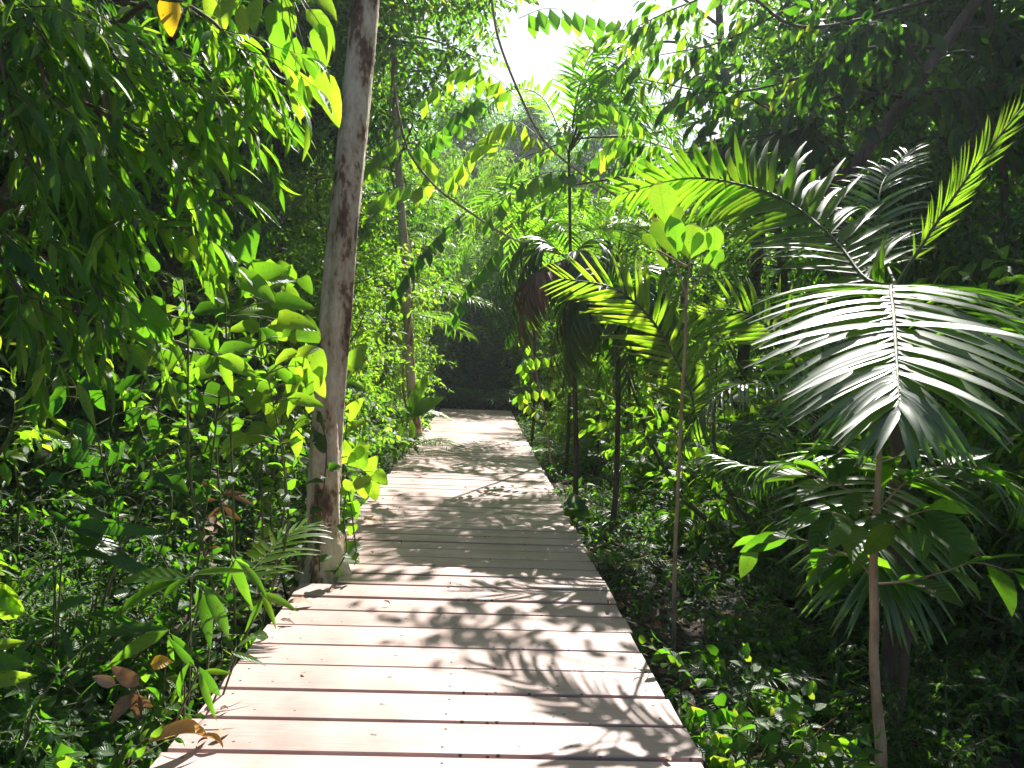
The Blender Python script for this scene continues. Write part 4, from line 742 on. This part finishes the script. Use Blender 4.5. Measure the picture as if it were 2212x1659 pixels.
lance_clump('grassy plant with long arching blades left of the boardwalk', gg(410, 1540, 3.5), [(410, 1245, 180, 1320, 3.5), (410, 1250, 230, 1225, 3.5), (415, 1250, 330, 1270, 3.5), (415, 1240, 530, 1225, 3.5), (410, 1250, 300, 1300, 3.4), (415, 1260, 500, 1300, 3.4), (365, 1360, 185, 1350, 3.4), (365, 1360, 230, 1430, 3.4), (370, 1370, 420, 1420, 3.3), (430, 1270, 460, 1400, 3.3), (440, 1270, 510, 1380, 3.3), (365, 1370, 370, 1440, 3.3), (500, 1200, 540, 1310, 3.6), (500, 1210, 440, 1190, 3.6), (505, 1215, 470, 1290, 3.5), (510, 1210, 590, 1280, 3.5)], 6)
lance_clump('low plant with pale drooping blades close to the boardwalk edge at the left', gg(420, 1650, 3.05), [(430, 1440, 480, 1520, 3.0), (410, 1430, 340, 1560, 3.0), (440, 1450, 490, 1450, 3.1), (430, 1450, 460, 1550, 3.0), (420, 1440, 380, 1400, 3.1), (400, 1470, 350, 1520, 3.1), (560, 1280, 640, 1310, 3.6), (570, 1290, 530, 1360, 3.6), (565, 1285, 600, 1350, 3.6), (510, 1400, 560, 1360, 3.4), (500, 1410, 570, 1430, 3.3)], 7, 1.0)
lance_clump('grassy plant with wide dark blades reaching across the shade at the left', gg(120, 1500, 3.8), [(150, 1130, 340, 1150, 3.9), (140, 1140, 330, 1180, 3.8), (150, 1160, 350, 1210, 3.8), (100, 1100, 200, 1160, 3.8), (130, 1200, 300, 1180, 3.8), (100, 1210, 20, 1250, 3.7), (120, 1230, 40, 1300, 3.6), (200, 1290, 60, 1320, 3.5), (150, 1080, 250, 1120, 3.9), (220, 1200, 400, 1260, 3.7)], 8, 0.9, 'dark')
broad('broad leaf plant with one large folded leaf at the left border', gg(-40, 1700, 2.9), [(10, 1262, 15, 1375, .8, .75, .5, 0), (-30, 1260, 55, 1330, .7, .8, .3, 0), (-40, 1400, 50, 1385, .5, .85, 0, 0), (-50, 1420, 60, 1440, .7, .2, .5, 0), (-30, 1470, 70, 1460, .5, .85, 0, 0), (-20, 1260, 40, 1290, .6, .8, 0, .1)], 85, 2.9, OVATE)
broad('cluster of dried brown leaves caught among the plants in the lower left', gg(240, 1560, 3.1), [(300, 1480, 240, 1440, .8, .6, 0, 0), (290, 1490, 300, 1560, .7, .5, 0, 0), (250, 1480, 200, 1460, .8, .9, 0, 0), (280, 1500, 240, 1560, .8, .4, .3, 0), (300, 1500, 330, 1540, .6, .8, 0, 0)], 86, 3.1, OVATE, 'dead', 'dried_plant')
broad('patch of dry reddish-brown leaves low beside the leaning trunk', gg(480, 1160, 4.9), [(480, 1060, 430, 1040, .6, .7, 0, 0), (480, 1070, 530, 1060, .6, .5, .2, 0), (490, 1090, 440, 1120, .5, .8, 0, 0), (480, 1090, 520, 1130, .6, .4, 0, 0), (470, 1080, 420, 1080, .5, .6, 0, 0), (500, 1070, 550, 1090, .5, .8, 0, 0)], 87, 4.9, ELL, 'dead', 'dried_plant')
m = MB(); m.leaves(OVATE[1], [D(325, 1435, 3.3)], [D(372, 1425, 3.3) - D(325, 1435, 3.3)], [[0, -.7, .7]], [.09], 1.3, .8); tag(m.obj('orange_leaf', 'yellow', None, D(325, 1435, 3.3)), 'small orange leaf among the plants in the lower left', 'leaf')
# small-leaved seedlings in the lower left corner
pc = shrub('seedling', 'x', 'plant', 95, 3, 0.35, 0.6, 4, 5, 0.085, OVATE, 'leaf', .1, (.45, .2), .5); first = True
rr = np.random.default_rng(12)
spots = [(60, 1560, 2.75), (150, 1530, 2.9), (240, 1600, 2.8), (130, 1620, 2.6), (250, 1500, 3.1), (30, 1450, 3.1), (190, 1480, 3.2), (220, 1560, 2.75), (100, 1400, 3.4), (250, 1400, 3.5), (300, 1340, 3.9), (440, 1420, 3.35), (500, 1330, 3.9), (60, 1300, 3.8), (360, 1470, 3.1), (110, 1650, 2.55)]
for (a, b, Y) in spots:
    p = gg(a, b, Y); p[0] = min(p[0], EL - .32); o = pc if first else copy_tree(pc, (0, 0, 0), 0, 1, '', None); first = False
    o.location = p; o.rotation_euler = (0, 0, rr.uniform(0, 6.28)); o.scale = (rr.uniform(.8, 1.2),) * 3; o['label'] = 'oval-leaved seedling in the lower left corner beside the walk'; o['group'] = 'seedlings in the lower left corner'
spots = [(1500, 1450, 3.6), (1560, 1500, 3.3), (1600, 1550, 3.1), (1560, 1560, 3.0), (1640, 1620, 2.8), (1680, 1600, 2.9), (1470, 1390, 3.9), (1640, 1480, 3.4), (1720, 1540, 3.1), (1690, 1650, 2.7)]
for (a, b, Y) in spots:
    p = gg(a, b, Y); p[0] = max(p[0], ER + .34); o = copy_tree(pc, p, rr.uniform(0, 6.28), rr.uniform(.8, 1.3), 'small-leaved seedling in the dark right of the boardwalk front', 'seedlings right of the boardwalk front')
place('palmlet', D(1600, 1330, 4.4)[0], 4.4, 1.0, 0.42, 'tiny sun-flecked palm in the dark, right of the boardwalk')
place('palmlet', D(1330, 1110, 6.4)[0], 6.4, 2.0, 0.45, 'small reddish-lit palm seedling in the shade by the right edge')
place('palmlet', D(870, 880, 13.0)[0], 13.0, 0.4, 0.95, 'feathery palm beside the thin vine-wrapped tree')
lance_clump('dark star-shaped plant touching the right edge of the walk', gg(1245, 1140, 7.0), [(1243, 1100, 1215, 1085, 7), (1243, 1100, 1265, 1080, 7), (1243, 1100, 1240, 1065, 7), (1243, 1100, 1280, 1105, 7), (1243, 1100, 1215, 1108, 7), (1245, 1100, 1265, 1120, 7)], 9, 1.6, 'leaf', OVATE)
lance_clump('banana-like plant with upright blades on the left bank by the thin tree', gg(880, 1000, 12.0), [(880, 900, 925, 795, 12), (885, 900, 955, 855, 12), (880, 905, 935, 870, 12), (870, 910, 905, 845, 12), (885, 905, 900, 960, 12), (880, 920, 850, 950, 12)], 10, 2.0, 'bright', LANCE)

# ------------------------------------------------------------------ fallen leaves on the deck
def fallen(label, xd, yd, L, rot, tp, mat, ti, w=1.0, tilt=0.15, z=0.012):
    d = R_wc @ np.array([xd * K - 512, 384 - yd * K, -F]); p = CAM + d * ((z - CAM[2]) / d[2]); m = MB(); a = math.radians(rot)
    m.leaves(tp, [p - np.array([math.cos(a), math.sin(a), 0]) * L / 2 + [0, 0, L * .10]], [[math.cos(a), math.sin(a), tilt * .4]], [[tilt, -tilt, 1]], [L], w, ti)
    zmin = m.V[0][:, 2].min(); m.V[0][:, 2] += 0.004 - zmin; return tag(m.obj('fallen_leaf', mat, None, p), label, 'leaf', 'fallen leaves on the boardwalk')
CUR = tpl(w_ell, 10, 0.9, 1.2, 0.1); FLT = tpl(w_ovate, 8, 0.3, 0.7, .15)
fallen('large curled ochre leaf at the near left corner of the deck', 400, 1622, 0.26, 35, CUR, 'tanleaf', .7, 1.0, .4)
fallen('small ochre leaf beside the large curled one', 462, 1612, 0.10, -10, CUR, 'tanleaf', .5)
fallen('pale tan crumpled leaf on the left side of the deck', 655, 1306, 0.13, 20, FLT, 'dead', 1.0)
fallen('small brown leaf at the left deck edge', 622, 1346, 0.09, -10, FLT, 'dead', .4, .7)
fallen('orange leaf on the deck right of the leaning trunk', 812, 1080, 0.16, -30, FLT, 'tanleaf', .9)
fallen('yellow leaf on the shaded boards beyond the leaning trunk', 808, 1130, 0.20, 30, FLT, 'tanleaf', 1.0, .8)
fallen('brown leaf curled at the right deck edge', 1316, 1312, 0.11, 80, CUR, 'dead', .6)
fr = np.random.default_rng(9)
for k in range(26):
    Y_ = fr.uniform(2.9, 9); X_ = (EL + fr.uniform(.03, .4)) if fr.random() < .6 else fr.uniform(EL + .1, ER - .1); c_ = R_wc.T @ (np.array([X_, Y_, 0.0]) - CAM); fallen('little brown leaf scrap lying on the boards', (512 - F * c_[0] / c_[2]) / K, (384 + F * c_[1] / c_[2]) / K, fr.uniform(.025, .06), fr.uniform(0, 360), (FLT, CUR)[k % 2], 'dead', fr.uniform(0, .8), .9)
fallen('tiny dark leaf on the far right boards', 1375, 1301, 0.06, 10, FLT, 'dead', .1)
fallen('pale leaf tip lying on the near left boards', 480, 1588, 0.09, 60, FLT, 'dead', .9, .6)
for k in PROTO:
    if k not in used:
        for ch in list(PROTO[k].children): bpy.data.objects.remove(ch)
        bpy.data.objects.remove(PROTO[k])

# ------------------------------------------------------------------ sunlit haze in the air
HZ = True
if HZ:
    m = MB(); x0, x1, y0, y1, z0, z1 = -150, 160, -25, 170, -3, 60
    m.add([[x0, y0, z0], [x1, y0, z0], [x1, y1, z0], [x0, y1, z0], [x0, y0, z1], [x1, y0, z1], [x1, y1, z1], [x0, y1, z1]], [[0, 3, 2, 1], [4, 5, 6, 7], [0, 1, 5, 4], [1, 2, 6, 5], [2, 3, 7, 6], [3, 0, 4, 7]])
    mt = bpy.data.materials.new('haze'); mt.use_nodes = True; N = mt.node_tree.nodes; N.clear(); v = N.new('ShaderNodeVolumePrincipled'); v.inputs['Color'].default_value = (.85, .93, 1, 1); v.inputs['Density'].default_value = 0.0009; v.inputs['Anisotropy'].default_value = 0.4
    oo = N.new('ShaderNodeOutputMaterial'); mt.node_tree.links.new(v.outputs[0], oo.inputs['Volume']); o = m.obj('haze', mt); o['kind'] = 'stuff'; tag(o, 'thin sunlit haze filling the forest air', 'haze', kind='stuff')
    for p_ in o.data.polygons: p_.use_smooth = False
